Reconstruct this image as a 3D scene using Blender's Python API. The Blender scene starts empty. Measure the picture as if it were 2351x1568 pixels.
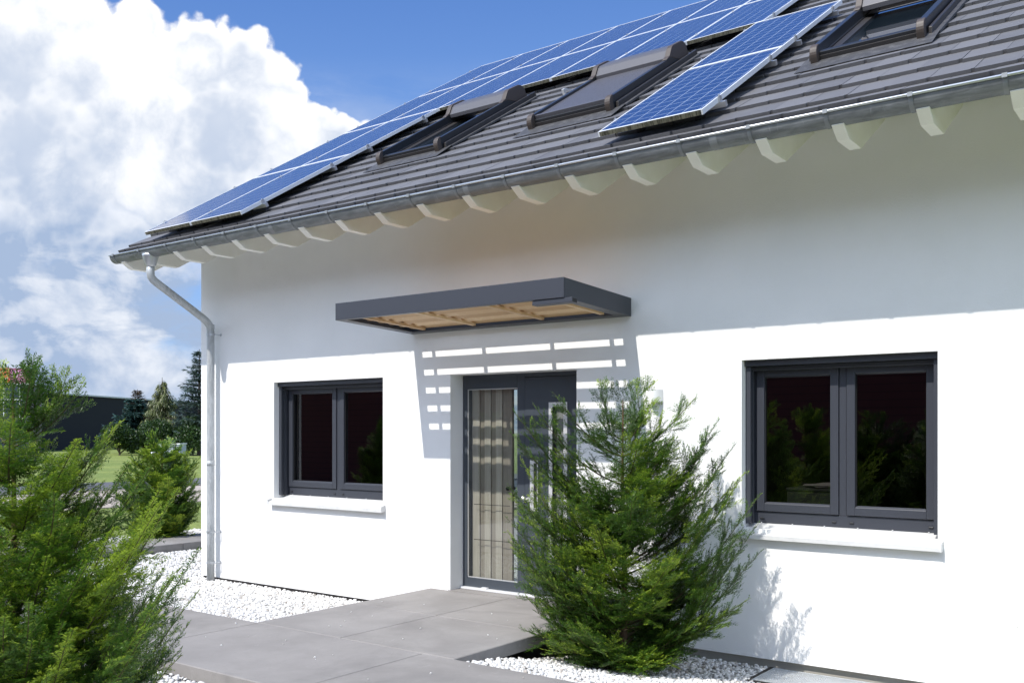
import bpy, math, random
import numpy as np
from mathutils import Vector, Matrix
random.seed(7)
R_ = math.radians
scene = bpy.context.scene
COL = scene.collection

# ------------------------------------------------------------------ camera
FPX, AW = 2186.0, math.atan(2186 / 2925.5)
cam = bpy.data.cameras.new('camera')
cam.sensor_width = 36.0
cam.lens = 36.0 * FPX / 2351.0
cam.shift_y = 207.0 / 2351.0
cam.clip_end = 3000
camo = bpy.data.objects.new('camera', cam)
camo.location = (0, -7.5, 1.60)
camo.rotation_euler = (R_(90), 0, AW)
COL.objects.link(camo)
scene.camera = camo
CF = Vector((-math.sin(AW), math.cos(AW), 0)); CR = Vector((math.cos(AW), math.sin(AW), 0))

# ------------------------------------------------------------------ node helper
class NB:
    def __init__(s, tree): s.t = tree; s.n = tree.nodes; s.l = tree.links
    def node(s, typ, **kw):
        nd = s.n.new(typ)
        for k, v in kw.items(): setattr(nd, k, v)
        return nd
    def put(s, sock, v):
        if v is None: return
        if isinstance(v, (int, float)): sock.default_value = v
        elif isinstance(v, (tuple, list)):
            if len(v) == 3 and len(sock.default_value) == 4: v = (*v, 1)
            sock.default_value = v
        else: s.l.new(v, sock)
    def m(s, op, a, b=None, c=None, clamp=False):
        nd = s.node('ShaderNodeMath', operation=op, use_clamp=clamp)
        for i, v in enumerate((a, b, c)): s.put(nd.inputs[i], v)
        return nd.outputs[0]
    def vm(s, op, a, b=None):
        nd = s.node('ShaderNodeVectorMath', operation=op)
        s.put(nd.inputs[0], a); s.put(nd.inputs[1], b)
        return nd.outputs['Value'] if op in ('DOT_PRODUCT', 'LENGTH', 'DISTANCE') else nd.outputs[0]
    def mix(s, f, a, b, blend='MIX'):
        nd = s.node('ShaderNodeMix', data_type='RGBA', blend_type=blend)
        s.put(nd.inputs[0], f); s.put(nd.inputs[6], a); s.put(nd.inputs[7], b)
        return nd.outputs[2]
    def noise(s, vec, scale, detail=4, rough=.5, dist=0.0):
        nd = s.node('ShaderNodeTexNoise')
        s.put(nd.inputs['Vector'], vec); s.put(nd.inputs['Scale'], scale); s.put(nd.inputs['Detail'], detail)
        s.put(nd.inputs['Roughness'], rough); s.put(nd.inputs['Distortion'], dist)
        return nd.outputs['Fac']
    def voro(s, vec, scale, feature='F1', smooth=None, out='Distance'):
        nd = s.node('ShaderNodeTexVoronoi', feature=feature)
        s.put(nd.inputs['Vector'], vec); s.put(nd.inputs['Scale'], scale)
        if smooth is not None: s.put(nd.inputs['Smoothness'], smooth)
        return nd.outputs[out]
    def ramp(s, f, lo, hi, clamp=True, a=0.0, b=1.0, smooth=True):
        nd = s.node('ShaderNodeMapRange', interpolation_type='SMOOTHSTEP' if smooth else 'LINEAR')
        s.put(nd.inputs['Value'], f); s.put(nd.inputs['From Min'], lo); s.put(nd.inputs['From Max'], hi)
        s.put(nd.inputs['To Min'], a); s.put(nd.inputs['To Max'], b)
        return nd.outputs['Result']
    def xyz(s, x, y, z):
        nd = s.node('ShaderNodeCombineXYZ')
        for i, v in enumerate((x, y, z)): s.put(nd.inputs[i], v)
        return nd.outputs[0]
    def sep(s, v):
        nd = s.node('ShaderNodeSeparateXYZ'); s.put(nd.inputs[0], v); return nd.outputs
    def bump(s, h, strength, dist=.01):
        nd = s.node('ShaderNodeBump'); s.put(nd.inputs['Height'], h); s.put(nd.inputs['Strength'], strength); s.put(nd.inputs['Distance'], dist)
        return nd.outputs[0]

# ------------------------------------------------------------------ world: sky + cumulus
SUN_S, SUN_T = 0.15, 1.243                       # sun rays travel along (SUN_S, 1, -SUN_T)
sun_dir = Vector((SUN_S, 1, -SUN_T)).normalized()
elev = math.asin(-sun_dir.z)
world = bpy.data.worlds.new('World'); scene.world = world; world.use_nodes = True
w = NB(world.node_tree)
for nd in list(w.n): w.n.remove(nd)
sky = w.node('ShaderNodeTexSky', sky_type='NISHITA', sun_disc=False)
sky.sun_elevation = elev
sky.sun_rotation = math.atan2(-sun_dir.x, -sun_dir.y)
sky.altitude = 300; sky.air_density = 1.0; sky.dust_density = 0.6; sky.ozone_density = 2.0
tc = w.node('ShaderNodeTexCoord').outputs['Generated']
dF = w.m('MAXIMUM', w.vm('DOT_PRODUCT', tc, tuple(CF)), 0.12)
cu = w.m('DIVIDE', w.vm('DOT_PRODUCT', tc, tuple(CR)), dF)
cz = w.sep(tc)[2]
cv = w.m('DIVIDE', cz, dF)
P2 = w.xyz(cu, cv, 0.0)
def uv(x, y): return ((x - 1175.5) / FPX, (991 - y) / FPX)
blobs = [(40, 130, 230), (190, 150, 170), (290, 140, 140), (310, 60, 70), (120, 60, 90), (455, 145, 118), (555, 150, 95), (610, 230, 120), (520, 320, 200),
         (690, 330, 125), (765, 330, 85), (300, 330, 240), (90, 360, 260), (820, 400, 130), (450, 470, 220), (150, 480, 180), (650, 470, 150), (60, 610, 220), (270, 620, 180), (30, 760, 130)]
warp = w.noise(P2, 9.0, 3, .55)
warp2 = w.noise(w.vm('ADD', P2, (3.1, 7.7, 0)), 9.0, 3, .55)
PW = w.vm('ADD', P2, w.xyz(w.m('MULTIPLY', w.m('SUBTRACT', warp, .5), .035), w.m('MULTIPLY', w.m('SUBTRACT', warp2, .5), .035), 0.0))
field = None
for bx, by, br in blobs:
    c = uv(bx, by)
    d = w.m('MULTIPLY_ADD', w.vm('DISTANCE', PW, (c[0], c[1], 0)), -FPX / br, 1.0)
    field = d if field is None else w.m('SMOOTH_MAX', field, d, .08)
fb = w.noise(P2, 22.0, 9, .58)
puff = w.voro(PW, 38.0, 'SMOOTH_F1', .35)
puff2 = w.voro(PW, 90.0, 'SMOOTH_F1', .35)
dens = w.m('ADD', field, w.m('MULTIPLY', w.m('SUBTRACT', fb, .5), .55))
dens = w.m('ADD', dens, w.m('MULTIPLY', w.m('SUBTRACT', .42, puff), .32))
dens = w.m('ADD', dens, w.m('MULTIPLY', w.m('SUBTRACT', .42, puff2), .16))
a1 = w.ramp(dens, -.02, w.m('ADD', .13, w.ramp(cv, .31, .14, a=0, b=.8)))
# lower broken layer
PL = w.vm('MULTIPLY', P2, (1.0, 2.3, 1.0))
low = w.noise(w.vm('ADD', PL, (1.37, .61, 0)), 6.0, 9, .6, .35)
lowb = w.m('ADD', low, w.m('MULTIPLY', w.ramp(cu, -.30, -.52), .10))
lowz = w.ramp(cv, .40, .20)
a2 = w.m('MULTIPLY', w.ramp(lowb, .30, .54), lowz)
haze = w.ramp(cv, .13, .0, a=0, b=.85)
alpha = w.m('MAXIMUM', a1, w.m('MAXIMUM', a2, haze))
# brightness of the cloud: lit tops, blue-grey hollows and bases
sh = w.noise(w.vm('ADD', P2, (.9, .2, 0)), 7.0, 8, .58, .2)
sh_r = w.ramp(sh, .40, .66)
edge = w.ramp(dens, .75, .12)
topness = w.ramp(cv, .17, .36)
bright = w.m('MAXIMUM', w.m('MULTIPLY', edge, w.ramp(a1, .0, .6)), sh_r)
bright = w.m('MULTIPLY_ADD', topness, .22, w.m('MULTIPLY', bright, .72), clamp=True)
detail = w.m('MULTIPLY', w.m('SUBTRACT', puff, .4), -.12)
bright = w.m('ADD', w.m('ADD', bright, detail), w.ramp(cv, .16, .30, a=.0, b=.13), clamp=True)
bank = w.m('MULTIPLY', w.m('MULTIPLY', w.ramp(cv, .235, .17), w.ramp(cv, .05, .11)), w.ramp(w.noise(w.vm('ADD', PL, (4.2, 2.2, 0)), 7.0, 8, .58, .3), .44, .58))
bright = w.m('SUBTRACT', bright, w.m('MULTIPLY', bank, .40), clamp=True)
ccol = w.mix(bright, (2.6, 3.35, 4.7), (7.2, 7.25, 7.35))
skyc = w.mix(.45, sky.outputs[0], w.mix(w.ramp(cv, .30, .50), (0.75, 2.15, 6.2), (0.22, 1.35, 5.2)))
mixc = w.mix(alpha, skyc, ccol)
# unseen bright cloud layer added behind the viewpoint to fill the shaded wall
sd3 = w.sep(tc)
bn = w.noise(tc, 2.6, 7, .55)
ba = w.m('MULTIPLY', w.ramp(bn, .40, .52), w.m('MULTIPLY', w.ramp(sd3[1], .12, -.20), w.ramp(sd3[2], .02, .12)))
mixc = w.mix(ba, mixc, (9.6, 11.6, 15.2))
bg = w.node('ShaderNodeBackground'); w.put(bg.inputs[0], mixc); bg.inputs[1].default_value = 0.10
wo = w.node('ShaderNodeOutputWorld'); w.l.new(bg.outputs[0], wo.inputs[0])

# ------------------------------------------------------------------ sun and exposure
sl = bpy.data.lights.new('sun', 'SUN'); sl.energy = 3.2; sl.angle = R_(0.5); sl.color = (1.0, .955, .89)
so = bpy.data.objects.new('sun', sl); so.rotation_euler = sun_dir.to_track_quat('-Z', 'Y').to_euler(); so.location = (0, -30, 40)
COL.objects.link(so)
vs = scene.view_settings
vs.view_transform = 'Standard'; vs.look = 'None'; vs.gamma = 1; vs.exposure = 0.62; vs.use_curve_mapping = False
scene.cycles.max_bounces = 8; scene.cycles.transparent_max_bounces = 16

# ------------------------------------------------------------------ materials
def mat(name, col=(.5, .5, .5), rough=.5, metal=0.0, build=None, **kw):
    m = bpy.data.materials.new(name); m.use_nodes = True
    b = NB(m.node_tree); bs = b.n['Principled BSDF']
    bs.inputs['Base Color'].default_value = (*col, 1); bs.inputs['Roughness'].default_value = rough; bs.inputs['Metallic'].default_value = metal
    for k, v in kw.items(): bs.inputs[k].default_value = v
    if build: build(b, bs)
    return m
def objco(b): return b.node('ShaderNodeTexCoord').outputs['Object']
def poss(b): return b.node('ShaderNodeNewGeometry').outputs['Position']

def plaster(b, bs):
    p = poss(b)
    g = b.noise(p, 260, 3, .6); g2 = b.noise(p, 70, 3, .6)
    big = b.noise(p, 1.3, 4, .55)
    c = b.mix(b.ramp(big, .3, .7), (.80, .80, .785), (.84, .835, .82))
    speck = b.ramp(b.voro(p, 4.2), .030, .018)
    keep = b.ramp(b.noise(p, 2.1, 2), .52, .56)
    c = b.mix(b.m('MULTIPLY', b.m('MULTIPLY', speck, keep), .55), c, (.16, .13, .10))
    b.put(bs.inputs['Base Color'], c)
    b.put(bs.inputs['Normal'], b.bump(b.m('ADD', g, g2), .35, .006))
M = {}
M['plaster'] = mat('white_plaster', rough=.9, build=plaster)
def cream(b, bs):
    p = poss(b)
    c = b.mix(b.ramp(b.noise(p, 5, 5, .6), .35, .7), (.83, .815, .76), (.87, .86, .81))
    crack = b.ramp(b.voro(p, 3.3), .03, .012)
    b.put(bs.inputs['Base Color'], b.mix(b.m('MULTIPLY', crack, .6), c, (.2, .15, .1)))
M['cream'] = mat('cream_paint', rough=.6, build=cream)
def tile(b, bs):
    p = poss(b)
    at = b.node('ShaderNodeAttribute', attribute_name='tint').outputs['Fac']
    n1 = b.noise(p, 3.0, 5, .6); n2 = b.noise(p, 60, 4, .6)
    c = b.mix(at, (.098, .097, .102), (.138, .136, .141))
    c = b.mix(b.ramp(n1, .45, .75, b=.5), c, (.145, .145, .148))
    c = b.mix(b.ramp(n2, .55, .8, b=.35), c, (.06, .055, .05))
    b.put(bs.inputs['Base Color'], c); b.put(bs.inputs['Normal'], b.bump(n2, .25, .004))
M['tile'] = mat('grey_concrete_tile', rough=.62, build=tile)
def zinc(b, bs):
    p = poss(b)
    n = b.noise(b.vm('MULTIPLY', p, (1.0, 3.0, 4.0)), 6, 6, .65, .6)
    c = b.mix(b.ramp(n, .3, .75), (.14, .15, .158), (.25, .265, .275))
    dr = b.noise(b.vm('MULTIPLY', p, (14, 1, 2.0)), 2.4, 5, .7)
    c = b.mix(b.ramp(dr, .62, .72, b=.5), c, (.42, .44, .45))
    b.put(bs.inputs['Base Color'], c); b.put(bs.inputs['Roughness'], b.ramp(n, .2, .8, a=.38, b=.6))
def zinc2(b, bs):
    p = poss(b); n = b.noise(b.vm('MULTIPLY', p, (4.0, 4.0, 1.0)), 6, 6, .65, .6)
    b.put(bs.inputs['Base Color'], b.mix(b.ramp(n, .3, .75), (.34, .36, .37), (.50, .52, .53)))
M['zinc_lit'] = mat('zinc_downpipe_lit', rough=.45, metal=.15, build=zinc2)  # lighter copy of the gutter zinc, sunlight put into its colour
M['zinc'] = mat('weathered_zinc', rough=.45, metal=.45, build=zinc)
M['zinc_mid'] = mat('zinc_bracket', (.24, .255, .265), .5, .4)
M['zinc_bright'] = mat('bright_zinc', (.52, .54, .56), .35, .8)
def anthra(b, bs):
    p = poss(b)
    n = b.noise(p, 300, 2, .5)
    b.put(bs.inputs['Normal'], b.bump(n, .06, .002))
M['anthracite'] = mat('anthracite_metal', (.043, .047, .059), .38, build=anthra)
M['anthracite_door'] = mat('anthracite_door_paint', (.052, .062, .076), .33, build=anthra)
M['black_metal'] = mat('black_metal', (.020, .021, .024), .32)
M['dark_metal'] = mat('dark_brown_metal', (.035, .032, .031), .40)
M['brown_plastic'] = mat('brown_plastic', (.062, .047, .038), .5)
M['shutter'] = mat('grey_shutter', (.085, .083, .092), .42)
def leadm(b, bs):
    p = poss(b); n = b.noise(p, 14, 5, .65)
    b.put(bs.inputs['Base Color'], b.mix(b.ramp(n, .45, .75), (.050, .049, .050), (.105, .103, .104))); b.put(bs.inputs['Normal'], b.bump(n, .6, .02))
M['lead'] = mat('grey_lead_flashing', rough=.55, build=leadm)
M['rubber'] = mat('rubber', (.012, .012, .013), .6)
M['alu'] = mat('aluminium', (.68, .69, .70), .32, .9)
M['alu_white'] = mat('white_aluminium_frame', (.80, .81, .82), .4, .2)
M['steel'] = mat('brushed_steel', (.72, .72, .71), .42, .55)
M['white_coat'] = mat('white_powder_coat', (.80, .80, .79), .4)
def sillm(b, bs):
    p = poss(b); b.put(bs.inputs['Base Color'], b.mix(b.ramp(b.noise(p, 7, 5, .6), .4, .8), (.64, .64, .63), (.54, .54, .53)))
M['sill'] = mat('white_sill', (.72, .72, .71), .4, build=sillm)
def mossy(b, bs):
    p = poss(b)
    n = b.noise(b.vm('MULTIPLY', p, (30, 3, 3)), 2.0, 5, .7)
    b.put(bs.inputs['Base Color'], b.mix(b.ramp(n, .35, .62), (.035, .032, .018), (.17, .16, .11)))
M['mossy'] = mat('dirty_frame_edge', rough=.8, build=mossy)
def pv(b, bs):
    o = objco(b); s = b.sep(o)
    def line(v, period, width):
        f = b.m('FRACT', b.m('DIVIDE', v, period))
        return b.m('MAXIMUM', b.m('LESS_THAN', f, width), b.m('GREATER_THAN', f, 1 - width))
    g = b.m('MAXIMUM', line(s[0], .1467, .022), line(s[1], .1537, .020))
    bus = line(b.m('ADD', s[0], .0244), .0489, .012)
    cell = b.node('ShaderNodeTexWhiteNoise', noise_dimensions='3D')
    b.put(cell.inputs[0], b.xyz(b.m('FLOOR', b.m('DIVIDE', s[0], .1467)), b.m('FLOOR', b.m('DIVIDE', s[1], .1537)), 0.0))
    oi = b.node('ShaderNodeObjectInfo').outputs['Random']
    base = b.mix(cell.outputs['Value'], (.005, .013, .062), (.008, .020, .080))
    base = b.mix(b.m('MULTIPLY', oi, .5), base, (.011, .028, .105))
    vr = b.voro(o, 55, 'F1', None, 'Color')
    base = b.mix(.12, base, b.mix(vr, (.005, .014, .07), (.02, .04, .16)))
    c = b.mix(b.m('MULTIPLY', bus, .25), base, (.25, .32, .45))
    c = b.mix(b.m('MULTIPLY', g, .85), c, (.46, .52, .60))
    b.put(bs.inputs['Base Color'], c)
M['pv'] = mat('blue_solar_cells', rough=.22, build=pv, **{'Coat Weight': .5, 'Coat Roughness': .06})
def larch(b, bs):
    o = poss(b)
    at = b.node('ShaderNodeAttribute', attribute_name='tint').outputs['Fac']
    st = b.vm('ADD', b.vm('MULTIPLY', o, (1.2, 14, 14)), b.xyz(b.m('MULTIPLY', at, 37.0), b.m('MULTIPLY', at, 11.0), 0.0))
    n = b.noise(st, 2.2, 6, .6, 1.2)
    rings = b.m('FRACT', b.m('MULTIPLY', n, 7.0))
    c = b.mix(rings, (.66, .45, .25), (.77, .58, .36))
    c = b.mix(b.m('MULTIPLY', at, .85), c, (.50, .31, .16))
    kn = b.ramp(b.voro(b.vm('MULTIPLY', st, (1, .35, .35)), 1.3), .09, .04)
    b.put(bs.inputs['Base Color'], b.mix(kn, c, (.26, .11, .04)))
M['larch'] = mat('larch_wood', rough=.55, build=larch)
def concrete(b, bs):
    p = poss(b)
    at = b.node('ShaderNodeAttribute', attribute_name='tint').outputs['Fac']
    n1 = b.noise(p, 1.6, 6, .6, .4); n2 = b.noise(p, 26, 6, .65); n3 = b.voro(p, 90)
    c = b.mix(b.ramp(n1, .3, .72), (.204, .190, .178), (.274, .256, .240))
    c = b.mix(b.m('MULTIPLY', at, .35), c, (.26, .245, .24))
    c = b.mix(b.ramp(n2, .52, .75, b=.45), c, (.20, .185, .175))
    st = b.noise(b.vm('MULTIPLY', p, (3.5, 1.0, 1)), 5, 6, .7, .8)
    c = b.mix(b.ramp(st, .60, .74, b=.5), c, (.36, .34, .325))
    c = b.mix(b.ramp(b.noise(p, .9, 5, .65, .8), .52, .68, b=.45), c, (.165, .155, .148))
    pit = b.m('MULTIPLY', b.ramp(n3, .20, .10), b.ramp(b.noise(p, 5, 3), .55, .6))
    c = b.mix(b.m('MULTIPLY', pit, .6), c, (.10, .09, .085))
    b.put(bs.inputs['Base Color'], c); b.put(bs.inputs['Normal'], b.bump(b.m('ADD', n2, b.m('MULTIPLY', pit, -1.0)), .3, .004))
M['concrete'] = mat('grey_concrete_slab', rough=.82, build=concrete)
def stone(b, bs):
    at = b.node('ShaderNodeAttribute', attribute_name='tint').outputs['Fac']
    p = poss(b)
    c = b.mix(at, (.52, .505, .48), (.76, .75, .73))
    c = b.mix(b.m('LESS_THAN', at, .06), c, (.40, .36, .32))
    c = b.mix(b.ramp(b.noise(p, 60, 3, .6), .55, .75, b=.4), c, (.62, .60, .565))
    b.put(bs.inputs['Base Color'], c)
M['stone'] = mat('white_gravel', rough=.75, build=stone)
M['bed'] = mat('gravel_bed', (.46, .45, .43), .95)
M['bitumen'] = mat('black_bitumen', (.022, .019, .017), .7)
M['base_render'] = mat('grey_base_render', (.36, .34, .31), .85)
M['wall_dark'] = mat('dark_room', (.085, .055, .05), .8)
def vwood(c0, c1):
    def f(b, bs):
        n = b.noise(b.vm('MULTIPLY', poss(b), (60, 60, 1.5)), 1.6, 5, .6); b.put(bs.inputs['Base Color'], b.mix(b.ramp(n, .3, .7), c0, c1))
    return f
M['panel_beige'] = mat('beige_wood_panel', rough=.55, build=vwood((.40, .355, .30), (.52, .47, .41)))
M['panel_tan'] = mat('tan_wood_panel', rough=.55, build=vwood((.26, .22, .185), (.34, .295, .25)))
M['panel_groove'] = mat('panel_groove', (.22, .18, .15), .7)
M['floor_in'] = mat('hall_floor_stone', (.30, .29, .27), .5)
M['box_in'] = mat('dark_green_grey', (.06, .085, .08), .5)
M['paper'] = mat('paper', (.45, .5, .5), .6)
def glassm(name, tint, ior=1.6):
    m = bpy.data.materials.new(name); m.use_nodes = True
    b = NB(m.node_tree); b.n.clear()
    tr = b.node('ShaderNodeBsdfTransparent'); b.put(tr.inputs[0], tint)
    gl = b.node('ShaderNodeBsdfGlossy'); b.put(gl.inputs[0], (1, 1, 1)); gl.inputs['Roughness'].default_value = 0.0
    lw = b.node('ShaderNodeFresnel'); bf = b.node('ShaderNodeNewGeometry').outputs['Backfacing']; b.put(lw.inputs[0], b.m('MULTIPLY_ADD', bf, 1 / ior - ior, ior))
    mx = b.node('ShaderNodeMixShader'); b.put(mx.inputs[0], lw.outputs[0]); b.l.new(tr.outputs[0], mx.inputs[1]); b.l.new(gl.outputs[0], mx.inputs[2])
    o = b.node('ShaderNodeOutputMaterial'); b.l.new(mx.outputs[0], o.inputs[0])
    return m
M['glass'] = glassm('window_glass', (.34, .31, .30), 1.95)
M['glass_clear'] = glassm('door_glass', (.80, .83, .81), 1.8)
M['leaf_glass'] = mat('satin_grey_glass', (.17, .18, .17), .12)
M['reflector'] = mat('reflection_strip', (.82, .86, .85), .02, 1.0)
def grass(b, bs):
    p = poss(b)
    n1 = b.noise(p, .35, 6, .62); n2 = b.noise(p, 9, 6, .7); n3 = b.noise(p, 2.0, 5, .6)
    c = b.mix(b.ramp(n1, .35, .7), (.15, .20, .035), (.23, .27, .055))
    c = b.mix(b.ramp(n2, .46, .70, b=.8), c, (.06, .095, .016))
    c = b.mix(b.ramp(n3, .55, .75, b=.6), c, (.28, .26, .10))
    b.put(bs.inputs['Base Color'], c); b.put(bs.inputs['Normal'], b.bump(n2, .8, .05))
M['grass'] = mat('lawn', rough=.9, build=grass)
def asph(b, bs):
    p = poss(b); n = b.noise(p, 30, 6, .7)
    b.put(bs.inputs['Base Color'], b.mix(n, (.060, .060, .065), (.12, .12, .125)))
M['asphalt'] = mat('asphalt', rough=.85, build=asph)
def pavers(b, bs):
    p = poss(b); n = b.noise(p, 1.2, 6, .65); n2 = b.noise(p, 20, 5, .6)
    c = b.mix(b.ramp(n, .3, .7), (.33, .275, .225), (.42, .36, .30))
    b.put(bs.inputs['Base Color'], b.mix(b.ramp(n2, .5, .8, b=.5), c, (.25, .21, .17)))
M['pavers'] = mat('beige_pavers', rough=.85, build=pavers)
def foliage(name, dark, mid, tip, transl=.25):
    m = bpy.data.materials.new(name); m.use_nodes = True
    b = NB(m.node_tree); bs = b.n['Principled BSDF']
    at = b.node('ShaderNodeAttribute', attribute_name='tint').outputs['Fac']
    c = b.mix(b.ramp(at, 0, .5, smooth=False), dark, mid)
    c = b.mix(b.ramp(at, .5, 1.0, smooth=False), c, tip)
    b.put(bs.inputs['Base Color'], c); bs.inputs['Roughness'].default_value = .42
    tl = b.node('ShaderNodeBsdfTranslucent'); b.put(tl.inputs[0], c)
    mx = b.node('ShaderNodeMixShader'); mx.inputs[0].default_value = transl
    o = b.n['Material Output']
    b.l.new(bs.outputs[0], mx.inputs[1]); b.l.new(tl.outputs[0], mx.inputs[2]); b.l.new(mx.outputs[0], o.inputs[0])
    return m
M['yew'] = foliage('yew_needles', (.026, .070, .010), (.082, .185, .017), (.40, .52, .045), .28)
M['yew_bark'] = mat('yew_bark', (.12, .07, .035), .8)
M['yew_branch'] = mat('yew_branch', (.075, .062, .022), .75)
M['yew_twig'] = mat('yew_twig', (.085, .105, .022), .7)
M['spruce'] = foliage('blue_spruce_needles', (.025, .055, .050), (.050, .105, .090), (.11, .19, .16), .15)
M['brownneedle'] = foliage('brown_needles', (.045, .035, .022), (.09, .062, .036), (.15, .10, .055), .15)
M['larchneedle'] = foliage('larch_needles', (.040, .055, .014), (.10, .125, .032), (.20, .21, .06), .2)
M['fir'] = foliage('silver_fir_needles', (.030, .055, .048), (.07, .11, .095), (.15, .20, .17), .15)
M['bush'] = foliage('dark_hedge_leaves', (.012, .030, .006), (.028, .065, .010), (.07, .12, .02), .2)
M['trunk'] = mat('conifer_bark', (.13, .10, .08), .9)
M['hall'] = mat('black_cladding', (.009, .010, .015), .85)
M['hall_trim'] = mat('pale_metal_coping', (.55, .56, .58), .4)
def redclad(b, bs):
    s = b.sep(poss(b)); f = b.m('FRACT', b.m('MULTIPLY', s[2], 5.0))
    b.put(bs.inputs['Base Color'], b.mix(b.m('LESS_THAN', f, .12), (.22, .060, .052), (.09, .028, .025)))
M['red'] = mat('dark_red_cladding', rough=.7, build=redclad)
M['sign_red'] = mat('red_sign_face', (.55, .07, .04), .5)
M['sign_purple'] = mat('plum_sign_face', (.30, .075, .17), .5)
M['sign_text'] = mat('pale_pink_lettering', (.62, .38, .52), .5)
M['sign_white'] = mat('white_lettering', (.85, .80, .82), .5)
M['grey_pale'] = mat('pale_grey_box', (.42, .45, .52), .45)
M['window_far'] = mat('dark_blue_glass', (.02, .03, .045), .1)
def gratem(b, bs):
    b.put(bs.inputs['Base Color'], b.mix(b.noise(poss(b), 20, 4), (.62, .64, .65), (.80, .82, .83)))
M['galv'] = mat('galvanised_steel', (.5, .52, .53), .45, .6, build=gratem)

# ------------------------------------------------------------------ object helpers
ORG = {}
def thing(name, label, cat, loc=(0, 0, 0), group=None):
    o = bpy.data.objects.new(name, None); COL.objects.link(o); o.location = loc; o.empty_display_size = .2
    o['label'] = label; o['category'] = cat
    if group: o['group'] = group
    ORG[o.name] = Vector(loc); return o
def tag(o, label, cat, group=None):
    o['label'] = label; o['category'] = cat
    if group: o['group'] = group
    return o
class MB:
    def __init__(s): s.v = []; s.f = []; s.t = []; s.tint = 0.5
    def face(s, pts):
        i = len(s.v); s.v += [tuple(p) for p in pts]; s.f.append(tuple(range(i, i + len(pts)))); s.t.append(s.tint)
    def solid(s, bottom, top):
        n = len(bottom); i = len(s.v); s.v += [tuple(p) for p in bottom] + [tuple(p) for p in top]
        s.f.append(tuple(i + k for k in reversed(range(n)))); s.f.append(tuple(i + n + k for k in range(n)))
        for k in range(n):
            j = (k + 1) % n; s.f.append((i + k, i + j, i + n + j, i + n + k))
        s.t += [s.tint] * (n + 2)
    def box(s, x0, x1, y0, y1, z0, z1):
        s.solid([(x0, y0, z0), (x1, y0, z0), (x1, y1, z0), (x0, y1, z0)], [(x0, y0, z1), (x1, y0, z1), (x1, y1, z1), (x0, y1, z1)])
    def prism_x(s, yz, x0, x1):          # polygon in (y,z) counter-clockwise seen from +x
        s.solid([(x0, a, b) for a, b in yz], [(x1, a, b) for a, b in yz])
    def tube(s, pts, rad, n=12, cap=True):
        pts = [Vector(p) for p in pts]; rad = rad if isinstance(rad, (list, tuple)) else [rad] * len(pts)
        base = len(s.v); up = None
        for k, p in enumerate(pts):
            d = (pts[min(k + 1, len(pts) - 1)] - pts[max(k - 1, 0)]).normalized()
            if up is None: up = d.orthogonal().normalized()
            up = (up - d * up.dot(d)).normalized(); sd = d.cross(up)
            for q in range(n):
                a = 2 * math.pi * q / n; s.v.append(tuple(p + (up * math.cos(a) + sd * math.sin(a)) * rad[k]))
        for k in range(len(pts) - 1):
            for q in range(n):
                a, b_ = base + k * n + q, base + k * n + (q + 1) % n
                s.f.append((a, b_, b_ + n, a + n)); s.t.append(s.tint)
        if cap:
            s.f.append(tuple(base + q for q in reversed(range(n)))); s.f.append(tuple(base + (len(pts) - 1) * n + q for q in range(n))); s.t += [s.tint] * 2
def obj(name, mb, m, parent=None, bevel=0, smooth=False, local=False):
    me = bpy.data.meshes.new(name)
    v = mb.v
    root = parent
    while root is not None and root.parent is not None: root = root.parent
    if root is not None and not local:
        og = ORG[root.name]; v = [(a - og.x, b - og.y, c - og.z) for a, b, c in v]
    me.from_pydata(v, [], mb.f)
    at = me.attributes.new('tint', 'FLOAT', 'FACE'); at.data.foreach_set('value', mb.t)
    me.materials.append(m)
    if smooth: me.polygons.foreach_set('use_smooth', [True] * len(me.polygons))
    me.update()
    o = bpy.data.objects.new(name, me); COL.objects.link(o)
    if parent is not None: o.parent = parent
    if bevel:
        md = o.modifiers.new('bevel', 'BEVEL'); md.width = bevel; md.segments = 2; md.limit_method = 'ANGLE'
    if smooth == 'auto':
        pass
    return o
def struct(o): o['kind'] = 'structure'; return o
def copy_tree(o, parent=None):
    c = o.copy(); COL.objects.link(c)
    if parent is not None: c.parent = parent
    for ch in list(o.children): copy_tree(ch, c)
    return c
def npmesh(name, verts, quads, tint, m, parent=None, tris=False):
    k = 3 if tris else 4
    me = bpy.data.meshes.new(name)
    me.vertices.add(len(verts)); me.vertices.foreach_set('co', np.asarray(verts, np.float32).ravel())
    nf = len(quads); me.loops.add(nf * k); me.loops.foreach_set('vertex_index', np.asarray(quads, np.int32).ravel())
    me.polygons.add(nf); me.polygons.foreach_set('loop_start', np.arange(0, nf * k, k, dtype=np.int32))
    at = me.attributes.new('tint', 'FLOAT', 'FACE'); at.data.foreach_set('value', np.asarray(tint, np.float32))
    me.materials.append(m); me.update(calc_edges=True); me.validate()
    o = bpy.data.objects.new(name, me); COL.objects.link(o)
    if parent is not None: o.parent = parent
    return o

# ================================================================== SETTING
ground = MB(); ground.face([(-900, -900, -.36), (900, -900, -.36), (900, 900, -.36), (-900, 900, -.36)])
struct(obj('ground', ground, M['grass']))
rd = MB(); rd.box(-29.6, -22.9, -60, 70, -.40, -.335); struct(obj('pavement', rd, M['pavers']))
rd = MB(); rd.box(-34.5, -29.72, -60, 70, -.40, -.34); struct(obj('road', rd, M['asphalt']))
kb = MB()
for k in range(130): kb.box(-29.71, -29.605, -60 + k, -59.01 + k, -.40, -.29)
struct(obj('kerb', kb, M['concrete'], bevel=.01))

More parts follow.
